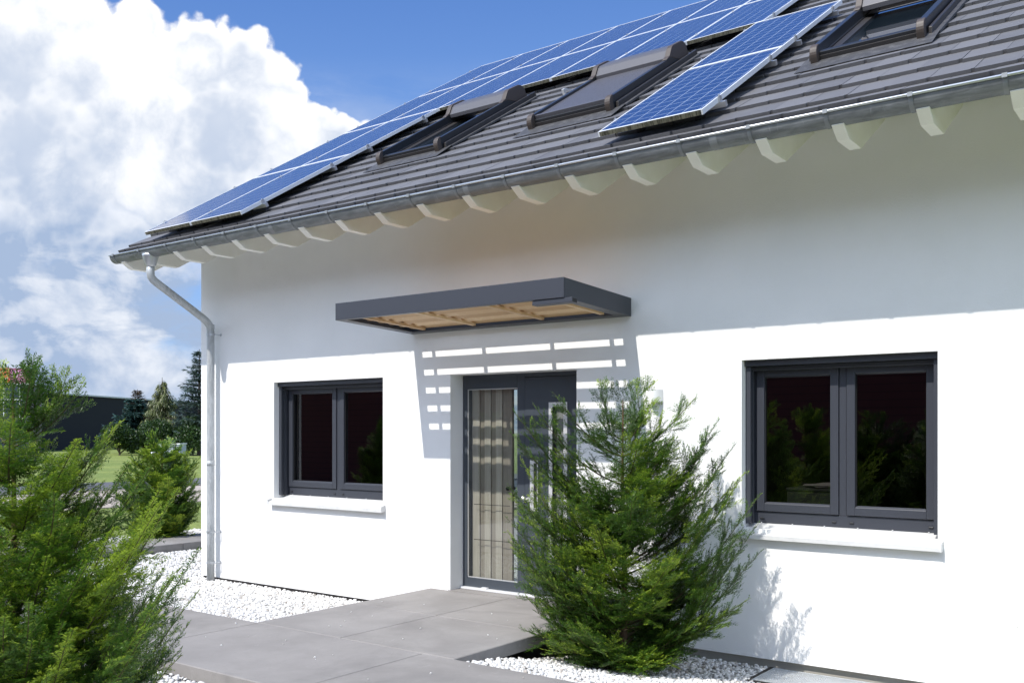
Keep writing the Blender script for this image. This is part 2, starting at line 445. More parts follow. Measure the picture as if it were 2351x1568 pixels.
def slab(mb, x0, x1, y0, y1, zt, th=.10):
    mb.tint = random.random(); b = .006
    mb.solid([(x0, y0, zt - th), (x1, y0, zt - th), (x1, y1, zt - th), (x0, y1, zt - th)], [(x0, y0, zt - b), (x1, y0, zt - b), (x1, y1, zt - b), (x0, y1, zt - b)])
    mb.f.pop(-5); mb.t.pop(-5)
    mb.solid([(x0, y0, zt - b), (x1, y0, zt - b), (x1, y1, zt - b), (x0, y1, zt - b)], [(x0 + b, y0 + b, zt), (x1 - b, y0 + b, zt), (x1 - b, y1 - b, zt), (x0 + b, y1 - b, zt)])
    mb.f.pop(-6); mb.t.pop(-6)
pth = MB(); g = .007
for x0, x1, y0, y1 in [(-6.68, -5.64, -1.09, .19), (-5.64, -4.45, -1.09, .19), (-6.68, -5.64, -2.24, -1.09), (-5.64, -4.45, -2.24, -1.09),
                       (-11.5, -9.9, -3.5, -2.24), (-9.9, -8.15, -3.5, -2.24), (-8.15, -6.64, -3.5, -2.24), (-6.64, -4.75, -3.5, -2.24), (-4.75, -2.9, -3.5, -2.24), (-2.9, -1.0, -3.5, -2.24), (-1.0, 1.0, -3.5, -2.24)]:
    slab(pth, x0 + g / 2, x1 - g / 2, y0 + g / 2, y1 - g / 2, -.04)
struct(obj('path', pth, M['concrete']))
sub = MB(); sub.box(-6.45, -4.72, -2.2, .15, -.36, -.145); sub.box(-11.3, .8, -3.42, -2.3, -.36, -.145)
struct(obj('path_base', sub, M['bitumen']))
gp = MB()
for k in range(12): slab(gp, -14.3, -13.25, -6 + k * 1.5 + .004, -4.5 + k * 1.5 - .004, -.165, .12)
struct(obj('garden_path', gp, M['concrete']))

dw = MB(); dw.box(-20, 8, -16.5, -7.62, -.40, -.30); struct(obj('bounce_paving', dw, M['pavers']))  # unseen paving added in front of the house for warm bounce light
# gravel: bed sheets and loose stones
def gz(x, y):
    z = np.full_like(x, -.285)
    r = (x > -4.45) & (y > -2.3); z = np.where(r, np.interp(y, [-2.25, -1.75, -1.2, -.6], [-.075, -.13, -.235, -.325]), z)
    z = np.where(y < -3.4, -.135 - .02 * np.clip(-3.5 - y, 0, 2), z)
    z = np.where((x < -6.6) & (y > -2.3) & (x > -13), np.interp(y, [-2.25, -2.0, -1.2, 0], [-.06, -.10, -.22, -.29]) * np.clip((x + 10.6) / 1.5, 0, 1) + -.285 * (1 - np.clip((x + 10.6) / 1.5, 0, 1)), z)
    return z
beds = [(-13.2, -6.69, -2.23, -.01), (-13.2, -10.66, 0, 14), (-15.9, -14.31, -4, 14), (-4.44, -1.0, -2.23, -.0), (-12, -2, -7.6, -3.51), (-13.2, -11.51, -7, -2.23)]
bm = MB()
for x0, x1, y0, y1 in beds:
    nx, ny = max(2, int((x1 - x0) / .3)), max(2, int((y1 - y0) / .15))
    X = np.linspace(x0, x1, nx); Y = np.linspace(y0, y1, ny)
    for i in range(nx - 1):
        for j in range(ny - 1):
            c = [(X[i], Y[j]), (X[i + 1], Y[j]), (X[i + 1], Y[j + 1]), (X[i], Y[j + 1])]
            bm.face([(a, b, float(gz(np.array(a), np.array(b))) - .016) for a, b in c])
struct(obj('gravel_bed', bm, M['bed']))
def ico():
    t = (1 + 5 ** .5) / 2
    v = np.array([(-1, t, 0), (1, t, 0), (-1, -t, 0), (1, -t, 0), (0, -1, t), (0, 1, t), (0, -1, -t), (0, 1, -t), (t, 0, -1), (t, 0, 1), (-t, 0, -1), (-t, 0, 1)], float)
    f = np.array([(0, 11, 5), (0, 5, 1), (0, 1, 7), (0, 7, 10), (0, 10, 11), (1, 5, 9), (5, 11, 4), (11, 10, 2), (10, 7, 6), (7, 1, 8), (3, 9, 4), (3, 4, 2), (3, 2, 6), (3, 6, 8), (3, 8, 9), (4, 9, 5), (2, 4, 11), (6, 2, 10), (8, 6, 7), (9, 8, 1)])
    return v / np.linalg.norm(v[0]), f
rng = np.random.default_rng(5)
def rotmats(n):
    q = rng.normal(size=(n, 4)); q /= np.linalg.norm(q, axis=1)[:, None]; a, b, c, d = q.T
    return np.stack([np.stack([1 - 2 * (c * c + d * d), 2 * (b * c - a * d), 2 * (b * d + a * c)], 1), np.stack([2 * (b * c + a * d), 1 - 2 * (b * b + d * d), 2 * (c * d - a * b)], 1), np.stack([2 * (b * d - a * c), 2 * (c * d + a * b), 1 - 2 * (b * b + c * c)], 1)], 1)
pts = []; rad = []
for (x0, x1, y0, y1, r, cov) in [(-10.7, -6.69, -2.22, -.02, .017, 1.9), (-13.2, -10.66, -2.22, 3.2, .022, 1.6), (-15.9, -14.31, 0, 6, .026, 1.5), (-4.44, -1.3, -2.22, -.02, .0165, 1.9), (-9.5, -3.8, -5.3, -3.51, .018, 1.7)]:
    n = int((x1 - x0) * (y1 - y0) / (math.pi * r * r) * cov * .62)
    x = rng.uniform(x0, x1, n); y = rng.uniform(y0, y1, n)
    k = ~((x > -2.95) & (y > -.5) & (x > -4.4)); x, y = x[k], y[k]
    pts.append(np.stack([x, y, gz(x, y) + rng.uniform(-.012, .006, len(x))], 1)); rad.append(r * rng.uniform(.65, 1.4, len(x)))
ns_ = 46
xx = np.concatenate([rng.uniform(-6.6, -4.5, 16), rng.uniform(-9, -2.5, 30)]); yy = np.concatenate([rng.uniform(-2.2, -.4, 16), rng.uniform(-3.48, -2.26, 30)])
pts.append(np.stack([xx, yy, np.full(ns_, -.036)], 1)); rad.append(rng.uniform(.003, .009, ns_))
pts = np.concatenate(pts); rad = np.concatenate(rad); n = len(pts)
iv, if_ = ico()
sh_ = iv[None] * rng.uniform(.72, 1.25, (n, 12, 1)) * (rad[:, None] * rng.uniform(.6, 1.25, (n, 3)))[:, None, :]
vv = np.einsum('nij,nkj->nki', rotmats(n), sh_); vv[:, :, 2] *= .8; vv += pts[:, None, :]
ff = (if_[None] + (np.arange(n) * 12)[:, None, None]).reshape(-1, 3)
gs = npmesh('gravel', vv.reshape(-1, 3), ff, np.repeat(rng.uniform(0, 1, n), 20), M['stone'], tris=True)
gs['kind'] = 'stuff'; gs['label'] = 'loose white quartz gravel filling the beds beside the slab path'

# ================================================================== HOUSE
house = thing('house', 'white plastered house with grey tiled roof, anthracite windows and front door', 'house', (-5, 0, -.3))
X0, X1 = -10.649, 3.0
PIT = R_(31.6); TP = math.tan(PIT); CP = math.cos(PIT); SP = math.sin(PIT)
def zr(y): return 3.79 + (y + 1) * TP
def rp(x, s, h=0.0): return (x, -1 + s * CP - h * SP, 3.79 + s * SP + h * CP)      # roof coordinates: along the slope s, height h
RIDGE = 6.15
openings = [(-9.197, -7.368, .80, 2.195), (-3.215, -1.687, .80, 2.195), (-6.40, -4.85, -.26, 2.188)]
wl = MB()
xs = sorted({X0, X1, *[o[0] for o in openings], *[o[1] for o in openings]}); zs = sorted({-.26, .80, 2.188, 2.195, 4.30})
def is_open(xm, zm): return any(a < xm < b and c < zm < d for a, b, c, d in openings)
for i in range(len(xs) - 1):
    for j in range(len(zs) - 1):
        if not is_open((xs[i] + xs[i + 1]) / 2, (zs[j] + zs[j + 1]) / 2):
            wl.face([(xs[i], 0, zs[j]), (xs[i + 1], 0, zs[j]), (xs[i + 1], 0, zs[j + 1]), (xs[i], 0, zs[j + 1])])
for a, b, c, d in openings:
    dp = .38
    wl.face([(a, 0, c), (a, 0, d), (a, dp, d), (a, dp, c)]); wl.face([(b, 0, d), (b, 0, c), (b, dp, c), (b, dp, d)])
    wl.face([(a, 0, d), (b, 0, d), (b, dp, d), (a, dp, d)])
    wl.face([(a, 0, c), (a, dp, c), (b, dp, c), (b, 0, c)])
gab = [(X0, 0, -.26), (X0, 0, zr(0) - .12), (X0, RIDGE, zr(RIDGE) - .12), (X0, 12.3, zr(0) - .12), (X0, 12.3, -.26)]
wl.face(gab); wl.face([(X1, y, z) for _, y, z in reversed(gab)])
wl.face([(X1, 12.3, -.26), (X0, 12.3, -.26), (X0, 12.3, 4.3), (X1, 12.3, 4.3)])
wl.face([(X0, 0, -.26), (X0, .4, -.26), (X1, .4, -.26), (X1, 0, -.26)])
obj('wall', wl, M['plaster'], house)
pl = MB(); pl.box(X0 + .03, -6.5, .012, .3, -.40, -.262); obj('plinth', pl, M['bitumen'], house)
pl = MB(); pl.box(-4.4, X1, .045, .3, -.42, -.262); obj('plinth', pl, M['base_render'], house)
ds = MB(); ds.box(-6.42, -4.84, -.012, .27, -.32, -.034); obj('door_step', ds, M['concrete'], house)

# roof: tiles of the street side, deck, soffit, far slope, ridge
VX = -10.95
rt = MB(); PW_, PC = .268, .355
nc = int((RIDGE + 1) / CP / PC) + 1
for k in range(nc):
    s0 = -.155 + PC * k; s1 = min(s0 + PC + .03, (RIDGE + 1) / CP)
    if k == 0: s0 = .035
    off = (.5 * PW_ if k % 2 else 0)
    x = -1.68 + off - PW_ * 60
    while x < 3.2:
        a, b_ = x + .0015, x + PW_ - .0025
        x += PW_
        if b_ < VX + .02: continue
        if a < VX: a = VX
        rt.tint = random.random(); dh = random.uniform(-.0015, .0015)
        h0, h1, nt = .034 + dh, .004 + dh, .020
        def hh(s): return h0 + (h1 - h0) * (s - s0) / (s1 - s0)
        top = [(a, s0), (b_ - nt, s0), (b_ - nt, s0 + nt), (b_, s0 + nt), (b_, s1), (a, s1)]
        T = [rp(px, ps, hh(ps)) for px, ps in top]; B = [rp(px, ps, -.002 if ps < s0 + .1 else -.004) for px, ps in top]
        rt.face(T)
        for q in (0, 1, 2, 3, 5): rt.face([B[q], B[(q + 1) % 6], T[(q + 1) % 6], T[q]])
obj('roof_tiles', rt, M['tile'], house)
SR = (RIDGE + 1) / CP
dk = MB(); dk.solid([rp(VX + .02, .05, -.05), rp(3.2, .05, -.05), rp(3.2, SR, -.05), rp(VX + .02, SR, -.05)], [rp(VX + .02, .05, -.006), rp(3.2, .05, -.006), rp(3.2, SR, -.006), rp(VX + .02, SR, -.006)])
dk.face([(VX, RIDGE, zr(RIDGE)), (3.2, RIDGE, zr(RIDGE)), (3.2, 13.2, zr(-.9)), (VX, 13.2, zr(-.9))])
obj('roof_deck', dk, M['rubber'], house)
vg = MB(); vg.solid([rp(VX + .004, .10, -.20), rp(VX + .028, .10, -.20), rp(VX + .028, SR, -.20), rp(VX + .004, SR, -.20)], [rp(VX + .004, .10, -.052), rp(VX + .028, .10, -.052), rp(VX + .028, SR, -.052), rp(VX + .004, SR, -.052)])
obj('verge_board', vg, M['cream'], house)
sf = MB(); sf.solid([rp(VX + .03, .03, -.085), rp(3.2, .03, -.085), rp(3.2, 1.25, -.085), rp(VX + .03, 1.25, -.085)], [rp(VX + .03, .03, -.055), rp(3.2, .03, -.055), rp(3.2, 1.25, -.055), rp(VX + .03, 1.25, -.055)])
obj('soffit', sf, M['cream'], house)
raf_p = [(-.985, zr(-.985) - .112), (-.862, 3.612), (-.590, 3.612), (.1, 3.612 + .690 * .60), (.1, zr(.1) - .105), (-.97, zr(-.97) - .105)]
for k in range(-9, 17):
    xl = -2.146 - .547 * k
    if xl > 2.9: continue
    if xl < X0 - .25: xl = VX + .03
    r = MB(); r.prism_x(raf_p, xl, xl + .084); obj('rafter', r, M['cream'], house, bevel=.003)

# gutter
GY, GZ, GR = -.947, 3.772, .085
gt = MB(); prof = []
for q in range(15):
    a = math.pi * q / 14; prof.append((GY - GR * math.cos(a), GZ - GR * math.sin(a)))
inn = [(GY - (GR - .003) * math.cos(math.pi * q / 14), GZ - (GR - .003) * math.sin(math.pi * q / 14)) for q in range(15)]
XS = [-11.06, -8.0, -5.35, -3.0, -.6, 3.2]
for a, b_ in zip(XS[:-1], XS[1:]):
    for q in range(14):
        gt.face([(a, *prof[q]), (a, *prof[q + 1]), (b_, *prof[q + 1]), (b_, *prof[q])])
        gt.face([(a, *inn[q + 1]), (a, *inn[q]), (b_, *inn[q]), (b_, *inn[q + 1])])
gt.face([(-11.06, y, z) for y, z in prof])
gut = obj('gutter', gt, M['zinc'], house, smooth=True)
bd = MB(); bd.tube([(-11.06, GY - GR - .006, GZ + .004), (3.2, GY - GR - .006, GZ + .004)], .0105, 10); obj('bead', bd, M['zinc_bright'], gut, smooth=True)
for xj in XS[1:-1]:
    j = MB(); pr = [(GY - (GR + .0025) * math.cos(math.pi * q / 14), GZ - (GR + .0025) * math.sin(math.pi * q / 14)) for q in range(15)]
    for q in range(14): j.face([(xj - .03, *pr[q]), (xj - .03, *pr[q + 1]), (xj + .03, *pr[q + 1]), (xj + .03, *pr[q])])
    obj('joint', j, M['zinc_mid'], gut, smooth=True)
for k in range(-9, 18):
    xb = -1.62 - .55 * k
    if xb < -11.02 or xb > 3.1: continue
    br = MB(); pr = [(GY - (GR + .004) * math.cos(math.pi * q / 14), GZ - (GR + .004) * math.sin(math.pi * q / 14)) for q in range(15)]
    pi_ = [(GY - (GR + .0005) * math.cos(math.pi * q / 14), GZ - (GR + .0005) * math.sin(math.pi * q / 14)) for q in range(15)]
    for q in range(14):
        for x_ in (xb - .014, xb + .014):
            br.face([(x_, *pi_[q]), (x_, *pi_[q + 1]), (x_, *pr[q + 1]), (x_, *pr[q])])
        br.face([(xb - .014, *pr[q]), (xb - .014, *pr[q + 1]), (xb + .014, *pr[q + 1]), (xb + .014, *pr[q])])
    br.box(xb - .016, xb + .016, GY - GR - .021, GY - GR + .012, GZ - .012, GZ + .0155)
    obj('bracket', br, M['zinc_mid'], gut)
# downpipe
dp = MB(); px_ = -10.31
path = [(px_, GY, 3.60), (px_, GY, 3.50), (px_, GY + .01, 3.455), (px_, GY + .05, 3.415), (px_, GY + .10, 3.385), (px_, -.22, 3.035), (px_, -.155, 2.99), (px_, -.11, 2.935), (px_, -.10, 2.87), (px_, -.10, 2.0), (px_, -.10, .5), (px_, -.10, -.30)]
dp.tube(path, .047, 20)
dpo = obj('downpipe', dp, M['zinc_lit'], house, smooth=True)
fn = MB(); fn.tube([(px_, GY, 3.725), (px_, GY, 3.700), (px_, GY, 3.60), (px_, GY, 3.575)], [.098, .095, .066, .052], 20); obj('outlet_funnel', fn, M['zinc_bright'], dpo, smooth=True)
for zc in (2.83, .33, -.06):
    cl = MB(); cl.tube([(px_, -.10, zc - .014), (px_, -.10, zc + .014)], .0525, 20); cl.tube([(px_ + .052, -.10, zc), (px_ + .075, -.10, zc), (px_ + .075, -.0, zc)], .006, 8); cl.tube([(px_ + .075, -.006, zc), (px_ + .075, .001, zc)], .016, 10)
    obj('pipe_clamp', cl, M['zinc_bright'], dpo)
for zc in (2.93, 1.2):
    cl = MB(); cl.tube([(px_, -.10, zc - .03), (px_, -.10, zc + .03)], .0495, 20); obj('pipe_socket', cl, M['zinc_lit'], dpo, smooth=True)

# windows
def window(x0, x1, zt=2.195, zb=.80):
    yf = .195
    fr = MB(); A = zb + .032
    fr.box(x0 + .004, x0 + .052, yf, yf + .08, A, zt - .004); fr.box(x1 - .052, x1 - .004, yf, yf + .08, A, zt - .004)
    fr.box(x0 + .052, x1 - .052, yf, yf + .08, A, A + .098); fr.box(x0 + .052, x1 - .052, yf, yf + .08, zt - .062, zt - .004)
    xm = (x0 + x1) / 2 + .01
    fr.box(xm - .028, xm + .028, yf - .004, yf + .08, A + .098, zt - .062)
    root = obj('window', fr, M['anthracite'], house, bevel=.003)
    bx = MB(); bx.box(x0 + .003, x1 - .003, .05, yf - .003, zt - .05, zt - .003); bx.box(x0 + .003, x1 - .003, .12, yf - .002, zt - .085, zt - .052); obj('shutter_box', bx, M['anthracite'], root, bevel=.004)
    for a, b_ in ((x0 + .003, x0 + .045), (x1 - .045, x1 - .003)):
        gd = MB(); gd.box(a, b_, .075, .105, A, zt - .052); gd.box(a, b_, .125, .16, A, zt - .087); gd.box(a + .012, b_ - .012, .105, .19, A + .01, zt - .09); obj('shutter_guide', gd, M['anthracite'], root, bevel=.002)
    for a, b_ in ((x0 + .056, xm - .032), (xm + .032, x1 - .056)):
        sa = MB(); z0, z1, q, ys = A + .102, zt - .066, .066, yf - .016
        for (xa, xb, za, zb_) in ((a, a + q, z0, z1), (b_ - q, b_, z0, z1), (a + q, b_ - q, z0, z0 + q), (a + q, b_ - q, z1 - q, z1)): sa.box(xa, xb, ys, yf + .06, za, zb_)
        bw = .012                                                    # sloped glazing bead
        for (p, r_) in (((a + q, z0 + q), (b_ - q, z0 + q)), ((a + q, z1 - q), (b_ - q, z1 - q))):
            sg = 1 if p[1] < (z0 + z1) / 2 else -1
            sa.solid([(p[0], ys + .002, p[1]), (r_[0], ys + .002, p[1]), (r_[0], ys + .03, p[1]), (p[0], ys + .03, p[1])][::sg], [(p[0] + bw, ys + .02, p[1] + sg * bw), (r_[0] - bw, ys + .02, p[1] + sg * bw), (r_[0] - bw, ys + .03, p[1] + sg * bw), (p[0] + bw, ys + .03, p[1] + sg * bw)][::sg])
        obj('sash', sa, M['anthracite'], root, bevel=.004)
        gk = MB()
        for (xa, xb, za, zb_) in ((a + q, a + q + .006, z0 + q, z1 - q), (b_ - q - .006, b_ - q, z0 + q, z1 - q), (a + q, b_ - q, z0 + q, z0 + q + .006), (a + q, b_ - q, z1 - q - .006, z1 - q)): gk.box(xa, xb, ys + .022, ys + .032, za, zb_)
        obj('gasket', gk, M['rubber'], root)
        pn = MB(); yy = ys + .034; pn.face([(a + q - .005, yy, z0 + q - .005), (b_ - q + .005, yy, z0 + q - .005), (b_ - q + .005, yy, z1 - q + .005), (a + q - .005, yy, z1 - q + .005)]); obj('pane', pn, M['glass'], root)
    for xc in (x0 + .10, xm - .07, xm + .07, x1 - .09):
        cp = MB(); cp.box(xc - .018, xc + .018, yf - .010, yf + .002, A + .035, A + .048); obj('drain_cap', cp, M['black_metal'], root, bevel=.004)
    sl_ = MB(); e0, e1 = x0 - .035, x1 + .028
    sl_.prism_x([(-.062, .756), (-.062, .722), (-.056, .722), (-.056, .750), (.20, .826), (.20, .832)], e0, e1)
    for xe in (e0 - .012, e1): sl_.prism_x([(-.066, .784), (-.066, .720), (-.02, .728), (-.0015, .735), (-.0015, .800)], xe, xe + .012)
    for xe in (e0 + .048, e1 - .042): pass
    for q in range(6):
        xx = e0 + (e1 - e0) * (q + .5) / 6; sl_.tube([(xx, .185, .832), (xx, .185, .840)], .006, 8)
    obj('sill', sl_, M['sill'], root)
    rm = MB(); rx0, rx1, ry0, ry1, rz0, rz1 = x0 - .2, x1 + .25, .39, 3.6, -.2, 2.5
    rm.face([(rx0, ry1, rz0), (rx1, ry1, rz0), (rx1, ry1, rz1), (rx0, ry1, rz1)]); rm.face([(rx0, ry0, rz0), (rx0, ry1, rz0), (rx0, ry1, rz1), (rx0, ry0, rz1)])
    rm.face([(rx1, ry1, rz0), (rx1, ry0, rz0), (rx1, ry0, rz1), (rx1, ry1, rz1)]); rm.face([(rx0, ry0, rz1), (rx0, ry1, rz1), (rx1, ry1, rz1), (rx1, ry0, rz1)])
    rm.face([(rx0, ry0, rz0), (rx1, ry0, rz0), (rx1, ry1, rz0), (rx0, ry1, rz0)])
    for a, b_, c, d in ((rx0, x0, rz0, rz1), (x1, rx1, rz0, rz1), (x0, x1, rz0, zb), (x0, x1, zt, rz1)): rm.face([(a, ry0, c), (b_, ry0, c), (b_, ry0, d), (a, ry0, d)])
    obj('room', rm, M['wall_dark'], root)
    return root
window(-9.197, -7.368); window(-3.215, -1.687)
ib = MB(); ib.box(-2.98, -2.50, .40, .75, .81, 1.10); ib.box(-3.06, -2.985, .42, .7, .81, .98); ib.box(-2.985, -2.49, .39, .76, 1.103, 1.125)
cabo = thing('cabinet', 'dark green-grey box with loose sheets on top, inside the large window right of the yew', 'cabinet', (-2.75, .55, .81))
obj('carcass', ib, M['box_in'], cabo, bevel=.004)
ib = MB()
for k in range(5):
    a = random.uniform(-.5, .5); cx, cy = random.uniform(-2.85, -2.6), random.uniform(.48, .65); ux, uy = math.cos(a) * .14, math.sin(a) * .14
    ib.face([(cx - ux + uy * .6, cy - uy - ux * .6, 1.13 + k * .006), (cx + ux + uy * .6, cy + uy - ux * .6, 1.13 + k * .006), (cx + ux - uy * .6, cy + uy + ux * .6, 1.145 + k * .008), (cx - ux - uy * .6, cy - uy + ux * .6, 1.135 + k * .006)])
obj('papers', ib, M['paper'], cabo)

# front door with sidelight
dx0, dx1, dzt, yd = -6.40, -4.85, 2.188, .20
df = MB(); zs0 = -.012
df.box(dx0 + .003, -6.342, yd, yd + .09, zs0, dzt - .003); df.box(-5.688, -5.592, yd, yd + .09, zs0, dzt - .003)
df.box(-6.342, -5.688, yd, yd + .09, zs0, .083); df.box(-6.342, -5.688, yd, yd + .09, 2.042, dzt - .003); df.box(-5.592, dx1 - .003, yd, yd + .09, 2.146, dzt - .003); df.box(dx1 - .035, dx1 - .003, yd, yd + .09, zs0, 2.146)
door = obj('front_door', df, M['anthracite_door'], house, bevel=.003)
def gasket(mb, x0, x1, z0, z1, y, t=.006):
    for (xa, xb, za, zb_) in ((x0, x0 + t, z0, z1), (x1 - t, x1, z0, z1), (x0, x1, z0, z0 + t), (x0, x1, z1 - t, z1)): mb.box(xa, xb, y, y + .012, za, zb_)
gk = MB(); gasket(gk, -6.342, -5.688, .083, 2.042, yd + .012, .008); obj('glazing_bead', gk, M['steel'], door)
pn = MB(); pn.face([(-6.345, yd + .03, .08), (-5.685, yd + .03, .08), (-5.685, yd + .03, 2.045), (-6.345, yd + .03, 2.045)]); obj('pane', pn, M['glass_clear'], door)
for za in (.843, .477): pn = MB(); pn.box(-6.27, -5.80, yd + .026, yd + .0285, za, za + .006); obj('glass_stripe', pn, M['rubber'], door)
lf = MB(); lx0, lx1 = -5.586, dx1 - .038; gx0, gx1, gz0, gz1 = -5.255, -5.125, .40, 1.845
for (xa, xb, za, zb_) in ((lx0, gx0, .0, 2.140), (gx1, lx1, .0, 2.140), (gx0, gx1, .0, gz0), (gx0, gx1, gz1, 2.140)): lf.box(xa, xb, yd - .006, yd + .07, za, zb_)
obj('leaf', lf, M['anthracite_door'], door)
st = MB()
for (xa, xb, za, zb_) in ((gx0 - .043, gx0, gz0 - .043, gz1 + .043), (gx1, gx1 + .043, gz0 - .043, gz1 + .043), (gx0, gx1, gz0 - .043, gz0), (gx0, gx1, gz1, gz1 + .043)): st.box(xa, xb, yd - .010, yd + .01, za, zb_)
obj('steel_frame', st, M['steel'], door, bevel=.001)
pn = MB(); pn.box(gx0 + .03, gx1, yd + .022, yd + .026, gz0, gz1); obj('leaf_glass', pn, M['leaf_glass'], door)
pn = MB(); pn.box(gx0, gx0 + .03, yd + .02, yd + .03, gz0, gz1); obj('glass_edge', pn, M['rubber'], door)
hd = MB(); hd.box(-5.522, -5.478, yd - .013, yd - .006, .812, 1.317); hd.box(-5.438, -5.428, yd - .013, yd - .006, .812, 1.317); hd.box(-5.478, -5.438, yd - .013, yd - .006, .812, .845); hd.box(-5.478, -5.438, yd - .013, yd - .006, 1.29, 1.317)
hdl = obj('handle', hd, M['steel'], door, bevel=.001)
hd = MB(); hd.box(-5.478, -5.438, yd - .009, yd - .0065, .845, 1.29); obj('grip_recess', hd, M['rubber'], hdl)
lk = MB(); lk.tube([(-5.545, yd - .004, .925), (-5.545, yd - .012, .925)], .026, 16); lk.tube([(-5.585, yd - .03, .93), (-5.55, yd - .012, .925)], .010, 10); lk.tube([(-5.60, yd - .035, .945), (-5.575, yd - .03, .935)], .018, 12); obj('lock', lk, M['steel'], door, smooth=False)
th = MB(); th.box(-6.45, dx1, yd - .055, yd + .09, -.032, -.014); th.box(-6.12, -6.05, yd - .045, yd - .004, -.012, .0); obj('threshold', th, M['alu_white'], door, bevel=.002)
# hall behind the sidelight
hl = MB(); hx0, hx1, hy0, hy1, hz0, hz1 = -6.75, -4.6, .39, 3.5, -.02, 2.5
hl.face([(hx0, hy1, hz0), (hx1, hy1, hz0), (hx1, hy1, hz1), (hx0, hy1, hz1)]); hl.face([(hx0, hy0, hz0), (hx0, hy1, hz0), (hx0, hy1, hz1), (hx0, hy0, hz1)])
hl.face([(hx1, hy1, hz0), (hx1, hy0, hz0), (hx1, hy0, hz1), (hx1, hy1, hz1)]); hl.face([(hx0, hy0, hz1), (hx0, hy1, hz1), (hx1, hy1, hz1), (hx1, hy0, hz1)])
for a, b_, c, d in ((hx0, dx0, hz0, hz1), (dx1, hx1, hz0, hz1), (dx0, dx1, dzt, hz1)): hl.face([(a, hy0, c), (b_, hy0, c), (b_, hy0, d), (a, hy0, d)])
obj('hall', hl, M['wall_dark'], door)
fl = MB(); fl.face([(hx0, .25, -.016), (hx1, .25, -.016), (hx1, hy1, -.016), (hx0, hy1, -.016)]); obj('hall_floor', fl, M['floor_in'], door)
wd = thing('wardrobe', 'beige panelled wardrobe behind the glass beside the front door', 'wardrobe', (-6.1, .5, 0))
xw = -6.338
for q, wdt in enumerate((.105, .062, .085, .062, .085, .122)):
    bx = MB(); yq = .278 if q % 2 == 0 else .290
    bx.box(xw + .002, xw + wdt - .002, yq, .305, .0, 2.1)
    obj('panel', bx, M['panel_beige'] if q % 2 == 0 else M['panel_tan'], wd, bevel=.002)
    xw += wdt
bx = MB(); bx.box(-6.338, -5.818, .307, .85, 0, 2.1); obj('carcass', bx, M['panel_groove'], wd)
bx = MB(); bx.box(-5.875, -5.845, .262, .277, 1.0, 1.04); bx.box(-5.875, -5.80, .250, .262, 1.015, 1.03); obj('handle', bx, M['black_metal'], wd, bevel=.004)
mr = MB(); mr.solid([(-5.812, .304, 0), (-5.692, .283, 0), (-5.692, .291, 0), (-5.812, .312, 0)], [(-5.812, .304, 2.1), (-5.692, .283, 2.1), (-5.692, .291, 2.1), (-5.812, .312, 2.1)])
tag(obj('reflector', mr, M['reflector']), 'tall narrow mirror added behind the front door glass, standing in for a reflection', 'reflector')  # added strip stands in for the bright reflection in the sidelight glass

